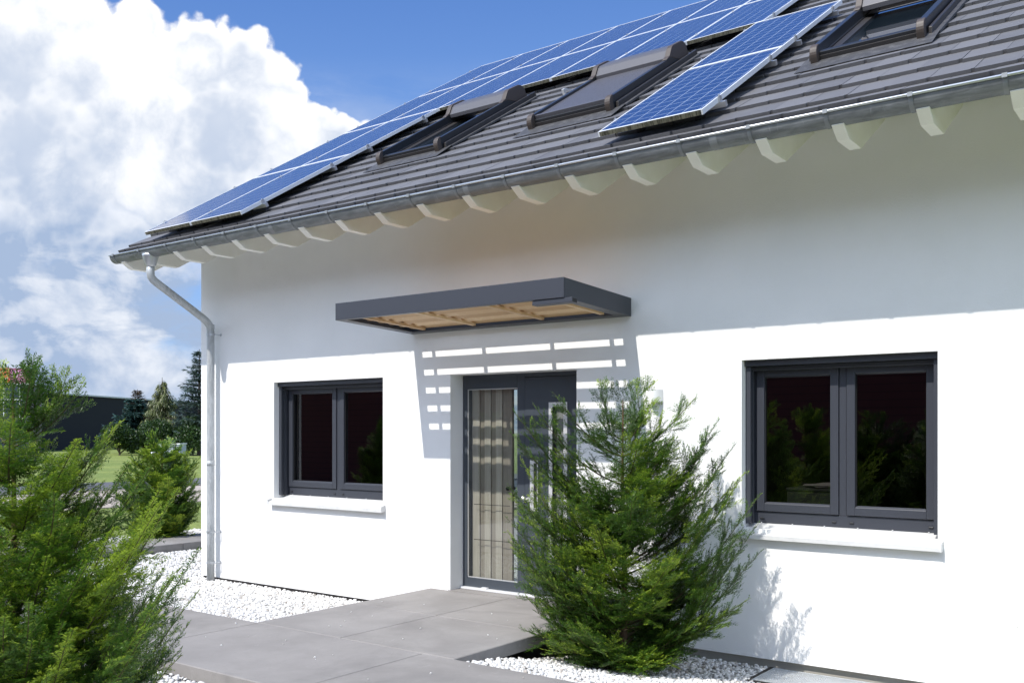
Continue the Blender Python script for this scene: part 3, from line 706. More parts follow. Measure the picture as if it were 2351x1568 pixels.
# ================================================================== ROOF WINDOWS (parts of the house)
def roof_window(xa, xb, closed):
    H = MB()
    def prof(pts, x0, x1): H.solid([rp(x0, s, h) for s, h in pts], [rp(x1, s, h) for s, h in pts])
    S0, S1 = 1.60, 3.62
    # flashing apron and kerb
    fl_ = MB(); fl_.solid([rp(xa - .10, 1.36, .033), rp(xb + .10, 1.36, .033), rp(xb + .10, 1.68, .05), rp(xa - .10, 1.68, .05)], [rp(xa - .10, 1.36, .037), rp(xb + .10, 1.36, .037), rp(xb + .10, 1.68, .055), rp(xa - .10, 1.68, .055)])
    for x0, x1 in ((xa - .10, xa), (xb, xb + .10)): fl_.solid([rp(x0, 1.68, .03), rp(x1, 1.68, .03), rp(x1, S1, .03), rp(x0, S1, .03)], [rp(x0, 1.68, .05), rp(x1, 1.68, .05), rp(x1, S1, .05), rp(x0, S1, .05)])
    kb_ = MB()
    for x0, x1 in ((xa, xa + .05), (xb - .05, xb)): kb_.solid([rp(x0, S0, 0), rp(x1, S0, 0), rp(x1, S1, 0), rp(x0, S1, 0)], [rp(x0, S0, .085), rp(x1, S0, .085), rp(x1, S1, .085), rp(x0, S1, .085)])
    for s0, s1 in ((S0, S0 + .06), (S1 - .06, S1)): kb_.solid([rp(xa + .05, s0, 0), rp(xb - .05, s0, 0), rp(xb - .05, s1, 0), rp(xa + .05, s1, 0)], [rp(xa + .05, s0, .085), rp(xb - .05, s0, .085), rp(xb - .05, s1, .085), rp(xa + .05, s1, .085)])
    root = obj('roof_window', kb_, M['dark_metal'], house, bevel=.004)
    obj('flashing', fl_, M['lead'], root)
    arc = [(S0 - .045 + .075 - .075 * math.cos(a), .09 + .075 * math.sin(a)) for a in [math.pi * k / 12 for k in range(0, 7)]]
    hump = [(2.98, .165)] + [(2.98 + .18 * t,   .165 + .09 * (3 * t * t - 2 * t ** 3)) for t in (.25, .5, .75, 1.0)] + [(3.16 + .16 + .16 * math.sin(a), .155 + .10 * math.cos(a)) for a in [math.pi * k / 16 for k in range(2, 10)]]
    side = [(S0 - .045, .03)] + arc + hump + [(3.48, .06)]
    for x0, x1 in ((xa - .012, xa + .040), (xb - .040, xb + .012)):
        H = MB(); H.solid([rp(x0, s, h) for s, h in side], [rp(x1, s, h) for s, h in side]); obj('side_rail', H, M['black_metal'], root, bevel=.004)
        nose = [(S0 - .058, .026)] + [(S0 - .058 + .085 - .085 * math.cos(a), .092 + .083 * math.sin(a)) for a in [math.pi * k / 12 for k in range(0, 7)]] + [(S0 + .05, .175), (S0 + .02, .12), (S0 + .01, .026)]
        H = MB(); H.solid([rp(x0 - .004, s, h) for s, h in nose], [rp(x1 + .004, s, h) for s, h in nose]); obj('end_cap', H, M['brown_plastic'], root, bevel=.005)
        cap = [(2.94, .168), (2.95, .176)] + [(s - .008, h + .010) for s, h in hump[1:]] + [(3.50, .05), (3.22, .10), (3.06, .165)]
        H = MB(); H.solid([rp(x0 - .004, s, h) for s, h in cap], [rp(x1 + .004, s, h) for s, h in cap]); obj('hood_cap', H, M['brown_plastic'], root, bevel=.005)
    for x0, x1 in ((xb + .025, xb + .055), (xa - .055, xa - .025)):
        H = MB(); H.solid([rp(x0, S0 + .02, .03), rp(x1, S0 + .02, .03), rp(x1, S1, .03), rp(x0, S1, .03)], [rp(x0, S0 + .05, .10), rp(x1, S0 + .05, .10), rp(x1, S1, .10), rp(x0, S1, .10)]); obj('cover_strip', H, M['dark_metal'], root, bevel=.006)
    hood = [(3.02, .13)] + [(s, h - .006) for s, h in hump[1:]] + [(3.47, .08)]
    H = MB(); H.solid([rp(xa + .042, s, h) for s, h in hood], [rp(xb - .042, s, h) for s, h in hood]); obj('shutter_hood', H, M['shutter'], root, bevel=.004)
    bb = [(S0 + .01, .05), (S0 + .01, .112), (S0 + .05, .120), (S0 + .08, .10), (S0 + .08, .05)]
    H = MB(); H.solid([rp(xa + .042, s, h) for s, h in bb], [rp(xb - .042, s, h) for s, h in bb]); obj('bottom_rail', H, M['black_metal'], root, bevel=.004)
    if closed:
        H = MB()
        n = 36
        for k in range(n):
            s0 = S0 + .085 + (3.10 - S0 - .085) * k / n; s1 = S0 + .085 + (3.10 - S0 - .085) * (k + 1) / n - .0012
            H.solid([rp(xa + .042, s0, .12), rp(xb - .042, s0, .12), rp(xb - .042, s1, .12), rp(xa + .042, s1, .12)], [rp(xa + .042, s0 + .002, .1385), rp(xb - .042, s0 + .002, .1385), rp(xb - .042, s1 - .002, .1385), rp(xa + .042, s1 - .002, .1385)])
        obj('shutter_curtain', H, M['shutter'], root)
        H = MB(); H.solid([rp(xa + .042, S0 + .04, .10), rp(xb - .042, S0 + .04, .10), rp(xb - .042, S0 + .09, .10), rp(xa + .042, S0 + .09, .10)], [rp(xa + .042, S0 + .04, .150), rp(xb - .042, S0 + .04, .150), rp(xb - .042, S0 + .09, .150), rp(xa + .042, S0 + .09, .150)]); obj('end_bar', H, M['shutter'], root, bevel=.003)
    else:
        for x0, x1 in ((xa + .055, xa + .115), (xb - .115, xb - .055)):
            H = MB(); H.solid([rp(x0, S0 + .085, .02), rp(x1, S0 + .085, .02), rp(x1, 3.2, .02), rp(x0, 3.2, .02)], [rp(x0, S0 + .085, .072), rp(x1, S0 + .085, .062), rp(x1, 3.2, .062), rp(x0, 3.2, .072)])
            obj('sash', H, M['dark_metal'], root, bevel=.003)
        pn_ = MB(); pn_.face([rp(xa + .115, S0 + .08, .045), rp(xb - .115, S0 + .08, .045), rp(xb - .115, 3.3, .045), rp(xa + .115, 3.3, .045)]); obj('pane', pn_, M['pane_roof'], root)
    return root
M['pane_roof'] = mat('roof_window_glass', (.012, .02, .028), .02, 0.0, **{'IOR': 1.7, 'Coat Weight': 1.0, 'Coat Roughness': .01})
roof_window(-7.72, -6.82, False); roof_window(-5.60, -4.66, True); roof_window(-2.72, -1.86, False)
hk = MB(); hk.solid([rp(-6.03, 3.02, .03), rp(-6.0, 3.02, .03), rp(-6.0, 3.06, .03), rp(-6.03, 3.06, .03)], [rp(-6.03, 3.02, .13), rp(-6.0, 3.02, .13), rp(-6.0, 3.06, .13), rp(-6.03, 3.06, .13)]); hk.solid([rp(-6.03, 3.06, .10), rp(-6.0, 3.06, .10), rp(-6.0, 3.25, .04), rp(-6.03, 3.25, .04)], [rp(-6.03, 3.06, .13), rp(-6.0, 3.06, .13), rp(-6.0, 3.25, .06), rp(-6.03, 3.25, .06)])
obj('roof_hook', hk, M['steel'], house, bevel=.004)

# ================================================================== SOLAR PANELS
PWD, PHT, PH = .920, 1.915, .150
rotp = Matrix.Rotation(PIT, 4, 'X')
def make_panel(hgt):
    root = thing('solar_panel', 'x', 'solar panel', (0, 0, 0), 'blue solar panels mounted on the tiled roof')
    fr = MB(); t = .013; te = .026; z0, z1 = -.040, 0.0
    for (xa, xb, ya, yb) in ((0, t, 0, hgt), (PWD - t, PWD, 0, hgt), (t, PWD - t, hgt - te, hgt)): fr.box(xa, xb, ya, yb, z0, z1)
    fr.box(t, PWD - t, .0015, te, -.002, z1)
    obj('frame', fr, M['alu_white'], root, local=True)
    eg = MB(); eg.box(t, PWD - t, 0, t, z0, -.0025); obj('lower_edge', eg, M['mossy'], root, local=True)
    ce = MB(); ce.box(t, PWD - t, te, hgt - te, -.03, -.003); obj('cell_sheet', ce, M['pv'], root, local=True)
    for yy in (.32, hgt - .38):
        r = MB(); r.box(-.05, PWD + .05, yy, yy + .04, -.085, -.041); rl = obj('mounting_rail', r, M['alu'], root, local=True)
        for xx in (-.014, PWD - .004):
            c = MB(); c.box(xx, xx + .018, yy - .002, yy + .042, -.041, .005); c.tube([(xx + .009, yy + .02, .005), (xx + .009, yy + .02, .016)], .006, 8); obj('clamp', c, M['alu'], rl, local=True)
        for xx in (.18, .70):
            h = MB(); h.box(xx, xx + .035, yy - .012, yy - .001, -.14, -.045); h.box(xx, xx + .035, yy - .001, yy + .12, -.142, -.134); obj('roof_hook', h, M['dark_metal'], rl, local=True)
    return root
def place(o, x, s):
    o.location = rp(x, s, PH); o.rotation_euler = (PIT, 0, 0)
xc = [-10.49 + .931 * k for k in range(7)]
rows = [.19, 2.115, 4.04, 5.965]
ordn = ['first', 'second', 'third', 'fourth', 'fifth', 'sixth', 'seventh']
pproto = make_panel(PHT); first = True
for r_, s in enumerate(rows):
    for c_ in range(2 if r_ < 2 else 7):
        o = pproto if first else copy_tree(pproto); first = False
        place(o, xc[c_], s)
        rowname = ['lowest row', 'second row', 'third row', 'topmost row'][r_]
        o['label'] = f'solar panel in the {rowname} up from the gutter, {ordn[c_]} from the left roof edge'
o = copy_tree(pproto); place(o, -4.06, .20); o['label'] = 'lower panel of the lone pair between the closed and right skylights'
o = copy_tree(pproto); place(o, -4.06, .20 + 1.925); o['label'] = 'upper panel of the lone pair between the closed and right skylights'

# ================================================================== DOOR CANOPY
can = thing('door_canopy', 'anthracite canopy with slatted larch underside above the front door', 'canopy', (-5.62, 0, 2.65))
ca0, ca1, cd = -6.93, -4.262, 1.10
tl = .048 / cd                                     # the canopy leans slightly down to the wall
def cz_(y, z): return z - tl * (y + cd)            # z given at the front edge
def cbox(mb, x0, x1, y0, y1, z0, z1):
    mb.solid([(x0, y0, cz_(y0, z0)), (x1, y0, cz_(y0, z0)), (x1, y1, cz_(y1, z0)), (x0, y1, cz_(y1, z0))], [(x0, y0, cz_(y0, z1)), (x1, y0, cz_(y0, z1)), (x1, y1, cz_(y1, z1)), (x0, y1, cz_(y1, z1))])
zb0, zt0 = 2.684, 2.848
for nm, (x0, x1, y0, y1) in dict(front_fascia=(ca0, ca1, -cd, -cd + .025), side_left=(ca0, ca0 + .025, -cd + .0255, -.006), side_right=(ca1 - .025, ca1, -cd + .0255, -.006), wall_rail=(ca0 + .026, ca1 - .026, -.045, -.006)).items():
    f_ = MB(); cbox(f_, x0, x1, y0, y1, zb0, zt0); obj('front_fascia' if nm == 'front_fascia' else ('wall_rail' if nm == 'wall_rail' else 'side_fascia'), f_, M['anthracite'], can, bevel=.002)
fl_ = MB()
cbox(fl_, ca0 + .026, ca1 - .026, -cd + .026, -cd + .05, zb0 + .001, zb0 + .02); cbox(fl_, ca0 + .026, ca1 - .026, -.115, -.046, zb0 + .001, zb0 + .016)
cbox(fl_, ca0 + .026, ca0 + .115, -cd + .05, -.116, zb0 + .001, zb0 + .012); cbox(fl_, ca1 - .115, ca1 - .026, -cd + .05, -.116, zb0 + .001, zb0 + .012)
obj('lower_flange', fl_, M['anthracite'], can)
NS, th_, wdt = 6, R_(22), .150
for k in range(NS):
    y0 = -cd + .070 + k * .158
    s_ = MB(); s_.tint = (.1, .8, .3, .95, .0, .65)[k]  # slat tones alternate to stand in for the shade lines between them
    cy, cz0 = math.cos(th_), -math.sin(th_); z0 = 2.775; t = .018
    q = [(y0, z0), (y0 + wdt * cy, z0 + wdt * cz0), (y0 + wdt * cy + t * math.sin(th_), z0 + wdt * cz0 + t * cy), (y0 + t * math.sin(th_), z0 + t * cy)]
    s_.prism_x([(a, cz_(a, b_)) for a, b_ in q], ca0 + .075, ca1 - .075); obj('slat', s_, M['larch'], can, bevel=.004)
for xb_ in (ca0 + .25, ca0 + .92, ca0 + 1.75, ca1 - .26):
    b_ = MB(); b_.tint = random.random(); cbox(b_, xb_, xb_ + .045, -cd + .052, -.118, 2.699, 2.725); obj('batten', b_, M['larch'], can, bevel=.002)
sp = MB(); cbox(sp, ca1 - .32, ca1 + .075, -cd + .01, -cd + .085, zb0 - .042, zb0 - .002); spo = obj('drain_spout', sp, M['anthracite'], can, bevel=.003)
so_ = MB(); cbox(so_, ca1 + .0755, ca1 + .0765, -cd + .018, -cd + .077, zb0 - .036, zb0 - .008); obj('spout_opening', so_, M['rubber'], spo)

# ================================================================== WALL LAMP
lm = thing('wall_lamp', 'small white half-round wall lamp between the front door and the right window', 'lamp', (-4.0, 0, 1.92))
sh2 = MB(); arc = [(-4.005 + .060 * math.cos(a), -.004 - .10 * math.sin(a)) for a in [math.pi * k / 16 for k in range(17)]]
arci = [(-4.005 + .055 * math.cos(a), -.004 - .094 * math.sin(a)) for a in [math.pi * k / 16 for k in range(17)]]
for k in range(16):
    a, b_, c, d = arc[k], arc[k + 1], arci[k + 1], arci[k]
    sh2.solid([(*d, 1.862), (*c, 1.862), (*b_, 1.862), (*a, 1.862)], [(*d, 1.972), (*c, 1.972), (*b_, 1.972), (*a, 1.972)])
obj('shade', sh2, M['white_coat'], lm)
bk = MB(); bk.box(-4.05, -3.96, -.02, -.002, 1.87, 1.965); obj('back_plate', bk, M['white_coat'], lm)
bk = MB(); bk.tube([(-4.005, -.045, 1.885), (-4.005, -.045, 1.95)], .022, 12); obj('bulb', bk, M['paper'], lm, smooth=True)

# ================================================================== LIGHT-WELL GRATE
gr = thing('light_well_grate', 'galvanised steel grating over the light well at the foot of the wall', 'grate', (-2.0, -.25, -.36))
gm = MB(); gx0_, gx1_, gy0, gy1, gz_ = -2.93, -.9, -.49, -.02, -.318
gm.box(gx0_, gx1_, gy0, gy0 + .006, gz_ - .03, gz_ + .002); gm.box(gx0_, gx1_, gy1 - .006, gy1, gz_ - .03, gz_ + .002); gm.box(gx0_, gx0_ + .006, gy0 + .006, gy1 - .006, gz_ - .03, gz_ + .002); gm.box(gx1_ - .006, gx1_, gy0 + .006, gy1 - .006, gz_ - .03, gz_ + .002)
obj('frame', gm, M['galv'], gr)
gm = MB(); x = gx0_ + .018
while x < gx1_ - .01: gm.box(x, x + .0065, gy0 + .006, gy1 - .006, gz_ - .025, gz_); x += .016
y = gy0 + .03
while y < gy1 - .01: gm.box(gx0_ + .006, gx1_ - .006, y, y + .005, gz_ - .012, gz_ - .001); y += .032
obj('mesh_bars', gm, M['galv'], gr)
gm = MB(); gm.box(gx0_ - .03, gx0_ - .001, gy0 - .03, gy1, -.45, gz_ + .004); gm.box(gx0_, gx1_, gy0 - .03, gy0 - .001, -.45, gz_ + .004); gm.box(gx0_, gx1_, gy0, gy1, -.47, -.44)
obj('light_well', gm, M['bitumen'], gr)

# ================================================================== YEWS
def norm(a): return a / np.maximum(np.linalg.norm(a, axis=-1, keepdims=True), 1e-9)
def grow_yew(name, label, base, tips, nrand, prof, seed, needle=(.025, .0056), spacing=.0072, side_gap=.027, dens2=1.1, bias=None, group='yew shrubs', side_len=.24, bright=0.0):
    """base: ground point; tips: branch tips relative to the base; prof: [(height, radius)] of the crown"""
    rg = np.random.default_rng(seed)
    root = thing(name, label, 'shrub', tuple(base), group)
    T = [np.array(t, float) for t in tips]; strong = [True] * len(T)
    hs = [p[0] for p in prof]; rs = [p[1] for p in prof]
    for k in range(nrand):
        z = hs[0] + (hs[-1] - hs[0]) * rg.random() ** 1.12; r = np.interp(z, hs, rs) * rg.uniform(.62, 1.02)
        a = rg.uniform(0, 2 * np.pi) if bias is None or rg.random() > .55 else bias + rg.normal(0, .8)
        T.append(np.array([r * math.cos(a), r * math.sin(a), z])); strong.append(False)
    shoots = []                       # start, dir, up, length, tint, leader
    tr = MB(); bh = MB()
    H = max(t[2] for t in T)
    tr.tube([(0, 0, -.12), (.01, .01, H * .3), (-.01, .01, H * .6), (0, 0, H * .93)], [.034, .024, .013, .004], 7)
    for t, stg in zip(T, strong):
        rad = math.hypot(t[0], t[1]); z0 = max(.04, t[2] - (max(.25, rad * rg.uniform(.75, 1.15)) if stg else max(.15, rad * rg.uniform(.40, 1.0))))
        p0 = np.array([0, 0, min(z0, H * .8)]) + rg.normal(0, .015, 3); p3 = t
        L = np.linalg.norm(p3 - p0)
        out = norm(np.array([t[0], t[1], 0.0])) if rad > .02 else np.array([0, 0, 1.0])
        p1 = p0 + out * L * .38 + np.array([0, 0, L * .12]); p2 = p3 - norm(p3 - p0 + np.array([0, 0, .2 * L])) * L * .3 + rg.normal(0, .02, 3)
        n = max(6, int(L / .05)); u = np.linspace(0, 1, n)[:, None]
        C = (1 - u) ** 3 * p0 + 3 * (1 - u) ** 2 * u * p1 + 3 * (1 - u) * u * u * p2 + u ** 3 * p3
        bh.tube([tuple(c) for c in C], [(.0070 * (1 - q) ** 1.3 + .0012) * (1.0 if L > .5 else .7) for q in np.linspace(0, 1, n)], 5)
        seg = np.diff(C, axis=0); sl = np.linalg.norm(seg, axis=1); cum = np.concatenate([[0], np.cumsum(sl)])
        tint_b = rg.uniform(.05, .62) + bright
        pos = .12 * L; side = 1
        while pos < cum[-1]:
            k = min(np.searchsorted(cum, pos) - 1, len(seg) - 1); f = (pos - cum[k]) / sl[k]
            P = C[k] + seg[k] * f; d = seg[k] / sl[k]; q = pos / cum[-1]
            lat = norm(np.cross(d, np.array([0, 0, 1.0])) + 1e-6); upv = norm(np.cross(lat, d))
            rollj = rg.normal(0, .55); lat2 = lat * math.cos(rollj) + upv * math.sin(rollj)
            ang = R_(rg.uniform(38, 62))
            dirv = norm(d * math.cos(ang) + side * lat2 * math.sin(ang) + np.array([0, 0, rg.uniform(-.05, .22)]))
            sl_len = side_len * (.30 + .70 * math.sin(math.pi * min(1, .15 + .70 * q))) * rg.uniform(.55, 1.25)
            if q > .72: sl_len *= max(.22, 1 - (q - .72) / .30)
            lead = 1.0 if q > .6 else 0.0
            tt = np.clip(tint_b + rg.normal(0, .16), 0, .85)
            shoots.append((P, dirv, upv, sl_len, tt, lead))
            if sl_len > .075:
                m = int((sl_len - .03) / (.034 / dens2))
                for j in range(m):
                    g_ = .03 + (sl_len - .05) * j / max(1, m); s2 = 1 if j % 2 else -1
                    l2 = norm(np.cross(dirv, upv)); d2 = norm(dirv * .68 + s2 * l2 * .73 + upv * rg.normal(0.08, .25))
                    shoots.append((P + dirv * g_, d2, upv, (sl_len - g_) * rg.uniform(.35, .7) + .02, np.clip(tt + rg.normal(0, .1), 0, .8), lead))
            side = -side; pos += side_gap * rg.uniform(.7, 1.4)
        # needles on the leader itself, brighter young growth to the tip
        for k in range(int(len(seg) * .25), len(seg)):
            d = seg[k] / sl[k]; lat = norm(np.cross(d, np.array([0, 0, 1.0])) + 1e-6); shoots.append((C[k], d, norm(np.cross(lat, d)), sl[k] + .004, min(.9, tint_b + .25 * (k / len(seg))), 1.0 if k > len(seg) - 4 else .4))
    S = np.array([s[0] for s in shoots]); D = np.array([s[1] for s in shoots]); U = np.array([s[2] for s in shoots]); Ln = np.array([s[3] for s in shoots]); Ti = np.array([s[4] for s in shoots]); Ld = np.array([s[5] for s in shoots])
    cnt = np.maximum(3, (Ln / spacing).astype(int)); idx = np.repeat(np.arange(len(S)), cnt * 2)
    within = np.arange(len(idx)) - np.repeat(np.cumsum(cnt * 2) - cnt * 2, cnt * 2)
    pr_ = within // 2; sd = np.where(within % 2 == 0, 1.0, -1.0); f = (pr_ + .5) / cnt[idx]
    bend = rg.uniform(-.10, .22, len(S))[idx]
    P = S[idx] + D[idx] * (f * Ln[idx])[:, None] + U[idx] * (bend * f * f * Ln[idx])[:, None]
    Lat = norm(np.cross(D, U))[idx]
    n = len(idx); jit = rg.normal(0, .18, (n, 3))
    nd = norm(D[idx] * rg.uniform(.45, .75, (n, 1)) + Lat * sd[:, None] + U[idx] * rg.uniform(.05, .5, (n, 1)) + jit)
    nl = needle[0] * rg.uniform(.75, 1.2, n) * np.where(f > .88, .72, 1.0); nw = needle[1] * rg.uniform(.8, 1.2, n)
    wv = norm(np.cross(nd, U[idx] + rg.normal(0, .35, (n, 3))))
    a = P; b = P + nd * (nl * .45)[:, None] + wv * (nw * .5)[:, None]; c = P + nd * nl[:, None] - U[idx] * (nl * .08)[:, None]; d = P + nd * (nl * .45)[:, None] - wv * (nw * .5)[:, None]
    V = np.stack([a, b, c, d], 1).reshape(-1, 3)
    tint = np.clip(Ti[idx] + np.where(f > .7, .34 * (f - .7) / .3, 0) * (.4 + .6 * Ld[idx]) + rg.normal(0, .06, n), 0, 1)
    o = npmesh('foliage', V, np.arange(n * 4).reshape(-1, 4), tint, M['yew'], root)
    # woody twigs
    tw = Ln > .045; A = S[tw]; B = S[tw] + D[tw] * (Ln[tw] * .9)[:, None]; sv = norm(np.cross(D[tw], U[tw])) * .0011; uv_ = U[tw] * .0011
    V2 = np.stack([A + sv, A - sv * .5 + uv_, A - sv * .5 - uv_, B + sv * .4, B - sv * .2 + uv_ * .4, B - sv * .2 - uv_ * .4], 1).reshape(-1, 3)
    k6 = np.arange(tw.sum()) * 6; Q = np.concatenate([np.stack([k6, k6 + 1, k6 + 4, k6 + 3], 1), np.stack([k6 + 1, k6 + 2, k6 + 5, k6 + 4], 1), np.stack([k6 + 2, k6, k6 + 3, k6 + 5], 1)])
    npmesh('twigs', V2, Q, np.full(len(Q), .5), M['yew_twig'], root)
    obj('trunk', tr, M['yew_bark'], root, local=True)
    obj('branches', bh, M['yew_branch'], root, local=True)
    print(name, 'shoots', len(S), 'needles', n)
    return root
tipsR = [[-.11, -.08, 2.29], [.1, .08, 2.30], [.47, .35, 2.16], [.61, .45, 1.98], [.72, .53, 1.79], [.78, .58, 1.56], [.86, .64, 1.16], [.74, .56, 1.50], [.58, .43, 1.86], [.63, .47, .39], [.51, .38, .31],
         [-.44, -.33, 2.19], [-.57, -.42, 2.10], [-.70, -.52, 2.05], [-.72, -.54, 1.88], [-.73, -.55, 1.47], [-.74, -.55, 1.20], [-.73, -.54, 1.02], [-.66, -.49, .33], [-.2, -.05, 2.0], [.25, .2, 1.9], [-.45, -.3, 1.75], [-.35, -.45, 1.6], [.4, .1, 1.6], [1.06, .2, 1.42], [.95, .15, 1.18], [1.05, .25, 1.0], [.9, 0, .85], [1.0, .12, .65], [.8, .1, 1.62], [.75, 0, 1.3], [.85, .35, .55], [-1.0, -.15, 1.36], [-1.0, -.2, 1.05], [-.95, -.1, .75], [-.85, -.2, 1.65], [-.5, -.6, 1.3], [-.4, -.7, 1.0], [-.2, -.65, 1.45], [.1, -.6, 1.2], [.35, -.4, 1.45], [-.55, -.55, .6]]
yR = grow_yew('yew_shrub', 'feathery yew shrub in front of the right-hand wall beside the front door', (-3.8, -.95, -.28), tipsR, 105,
              [(.08, .58), (.35, .76), (.8, .84), (1.2, .80), (1.5, .70), (1.8, .50), (2.0, .2)], 11)
tipsL = [[-.16, .01, 2.31], [.07, .05, 2.38], [.31, -.02, 2.32], [.15, .11, 2.28], [.3, .22, 2.27], [.11, .33, 2.19], [.36, .27, 2.14], [.42, .44, 1.90], [.56, .42, 1.91], [.79, .34, 1.65], [.99, .36, 1.62], [1.30, .22, 1.50], [1.48, .23, 1.52],
         [1.49, .11, 1.44], [1.66, .24, 1.18], [1.62, .08, 1.03], [1.42, .06, .72], [1.29, .09, .59], [1.14, .22, .97], [1.2, .0, 1.3], [1.1, -.1, 1.1], [.9, -.2, 1.5], [.8, 0, 1.8], [.5, -.25, 1.9]]
CAMP = np.array([0, -7.5, 1.6]); KL = .742                     # the foreground shrub stands close to the viewpoint
baseL = np.array([-6.31, -4.48, -.25]); nb = CAMP + (baseL - CAMP) * KL; nb[2] = -.16
tipsL = [(CAMP + (np.array(t) + baseL - CAMP) * KL - nb).tolist() for t in tipsL]
yL = grow_yew('yew_shrub', 'large sunlit yew shrub filling the left foreground, nearest the camera', tuple(nb), tipsL, 165,
              [(.1, .5), (.4, .75), (.8, .90), (1.1, .84), (1.35, .64), (1.6, .40), (1.72, .16)], 23, needle=(.0235, .0048), spacing=.0064, bias=.2, side_len=.15, side_gap=.021, bright=.2)
tipsM = [[-.22, -.17, 1.84], [-.13, -.1, 1.91], [-.43, -.32, 1.5], [-.61, -.45, 1.06], [.41, .3, 1.58], [.54, .4, 1.47], [-.55, -.41, .46], [.35, .26, .83], [.5, .37, 1.36]]
yM = grow_yew('yew_shrub', 'compact bright green yew shrub in white gravel beyond the house corner', (-14.54, 1.96, -.29), tipsM, 130,
              [(.08, .58), (.4, .72), (.9, .80), (1.3, .82), (1.5, .62), (1.75, .2)], 31, needle=(.036, .0115), spacing=.010, side_gap=.034, dens2=.8, side_len=.21, bright=.2)

# shrubs and a red-clad building across the way, seen only mirrored in the window panes
for (x, y, rz, lab) in ((-5.4, -11.0, 1.9, 'yew shrub mirrored in the left pane of the right-hand window'), (-4.1, -10.2, .4, 'yew shrub mirrored in the right pane of the right-hand window'), (-14.8, -7.2, 3.3, 'yew shrub mirrored in the left pane of the left-hand window'), (-12.2, -7.6, 5.1, 'yew shrub mirrored in the right pane of the left-hand window')):
    c = copy_tree(yR); c.location = (x, y, -.3); c.rotation_euler = (0, 0, rz); c['label'] = lab
rb = MB(); rb.box(-30.5, 8, -24, -17, -.36, 8.5)
rbo = thing('red_building', 'dark red clad building seen only as a reflection in the window panes', 'building', (-11, -20, -.36))
obj('wall', rb, M['red'], rbo)
rb = MB(); rb.box(-30.6, 8.1, -24.1, -16.9, 8.503, 8.62); obj('roof_edge', rb, M['hall_trim'], rbo)

# ================================================================== FAR BACKGROUND
def leafquads(P, D, U, ln, wd_, rg):
    n = len(P); L = norm(np.cross(D, U)); P1 = P + D * ln[:, None]
    mid = P + D * (ln * .5)[:, None]
    return np.stack([P, mid + L * (wd_ * .5)[:, None], P1, mid - L * (wd_ * .5)[:, None]], 1)
def conifer(name, label, base, H, R, m, seed, droop=.0, whorls=26, per=9, z0=.12, taper=1.0, dens=1.0, leaf=(.22, .07), hang=0.0, tops=None):
    rg = np.random.default_rng(seed); root = thing(name, label, 'tree', base, 'conifers in front of the black hall')
    tr = MB(); tr.tube([(0, 0, -.2), (0, 0, H * .5), (0, 0, H)], [H * .022, H * .013, H * .003], 8)
    Ps, Ds, Us = [], [], []
    for k in range(whorls):
        f = z0 + (1 - z0) * (k + rg.uniform(-.3, .3)) / whorls; f = min(f, .985)
        r = R * (1 - f) ** taper * rg.uniform(.75, 1.15) + .06
        for j in range(max(3, int(per * (1 - .5 * f)))):
            a = rg.uniform(0, 2 * np.pi); rr = r * rg.uniform(.65, 1.1); n = max(4, int(rr / .10 * dens))
            q = np.linspace(.05, 1, n); o_ = np.array([math.cos(a), math.sin(a), 0])
            z = f * H + rr * (q * .10 - droop * q ** 1.6 + .18 * np.maximum(0, q - .7))
            C = o_[None] * (q * rr)[:, None]; C[:, 2] = z
            tr.tube([tuple(C[0] * .2 + np.array([0, 0, z[0] * .8])), tuple(C[n // 2]), tuple(C[-1])], [.02, .012, .004], 4, cap=False)
            lat = np.array([-o_[1], o_[0], 0])
            for t_ in range(int(5 * dens)):
                w_ = rr * .30 * (1 - .55 * q) * rg.uniform(-1, 1, n)
                P = C + lat * w_[:, None] + rg.normal(0, .03, (n, 3)); d = norm(o_[None] * .8 + lat * np.sign(w_)[:, None] * .6 + rg.normal(0, .3, (n, 3)) + np.array([0, 0, -hang])[None])
                if hang > .8:
                    P = P - np.array([0, 0, 1.0]) * rg.uniform(0, .55, (n, 1))
                Ps.append(P); Ds.append(d); Us.append(norm(rg.normal(0, .35, (n, 3)) + np.array([0, 0, 1.0])))
    P = np.concatenate(Ps); D = np.concatenate(Ds); U = np.concatenate(Us); n = len(P)
    V = leafquads(P, D, U, leaf[0] * rg.uniform(.6, 1.3, n), leaf[1] * rg.uniform(.7, 1.3, n), rg)
    rel = np.hypot(P[:, 0], P[:, 1]) / (R * np.maximum(.08, 1 - P[:, 2] / H))
    tint = np.clip(rg.normal(.42, .22, n), 0, 1)
    npmesh('crown', V.reshape(-1, 3), np.arange(n * 4).reshape(-1, 4), tint, m, root)
    obj('trunk', tr, M['trunk'], root, local=True)
    return root
conifer('spruce_tree', 'blue-green spruce with tiered flat branches and a bare lower trunk', (-78.8, 41.0, -.36), 5.0, 3.2, M['spruce'], 1, droop=.12, whorls=13, per=13, z0=.24, taper=.6, dens=1.5, leaf=(.36, .13))
conifer('fir_tree', 'brownish thinning conifer top rising behind the blue spruce', (-80.6, 42.4, -.36), 5.9, 2.3, M['brownneedle'], 2, droop=.0, whorls=24, per=10, z0=.25, taper=.8, dens=1.2, leaf=(.28, .08))
conifer('larch_tree', 'yellow-green weeping larch, the tallest of the middle trees', (-75.9, 41.9, -.36), 6.8, 2.4, M['larchneedle'], 3, droop=.25, whorls=26, per=9, z0=.14, taper=.7, dens=1.3, leaf=(.46, .06), hang=1.5)
conifer('fir_tree', 'silvery fir half hidden by the house corner', (-69.0, 40.9, -.36), 8.9, 3.3, M['fir'], 4, droop=.02, whorls=34, per=10, z0=.10, taper=.8, leaf=(.36, .09))
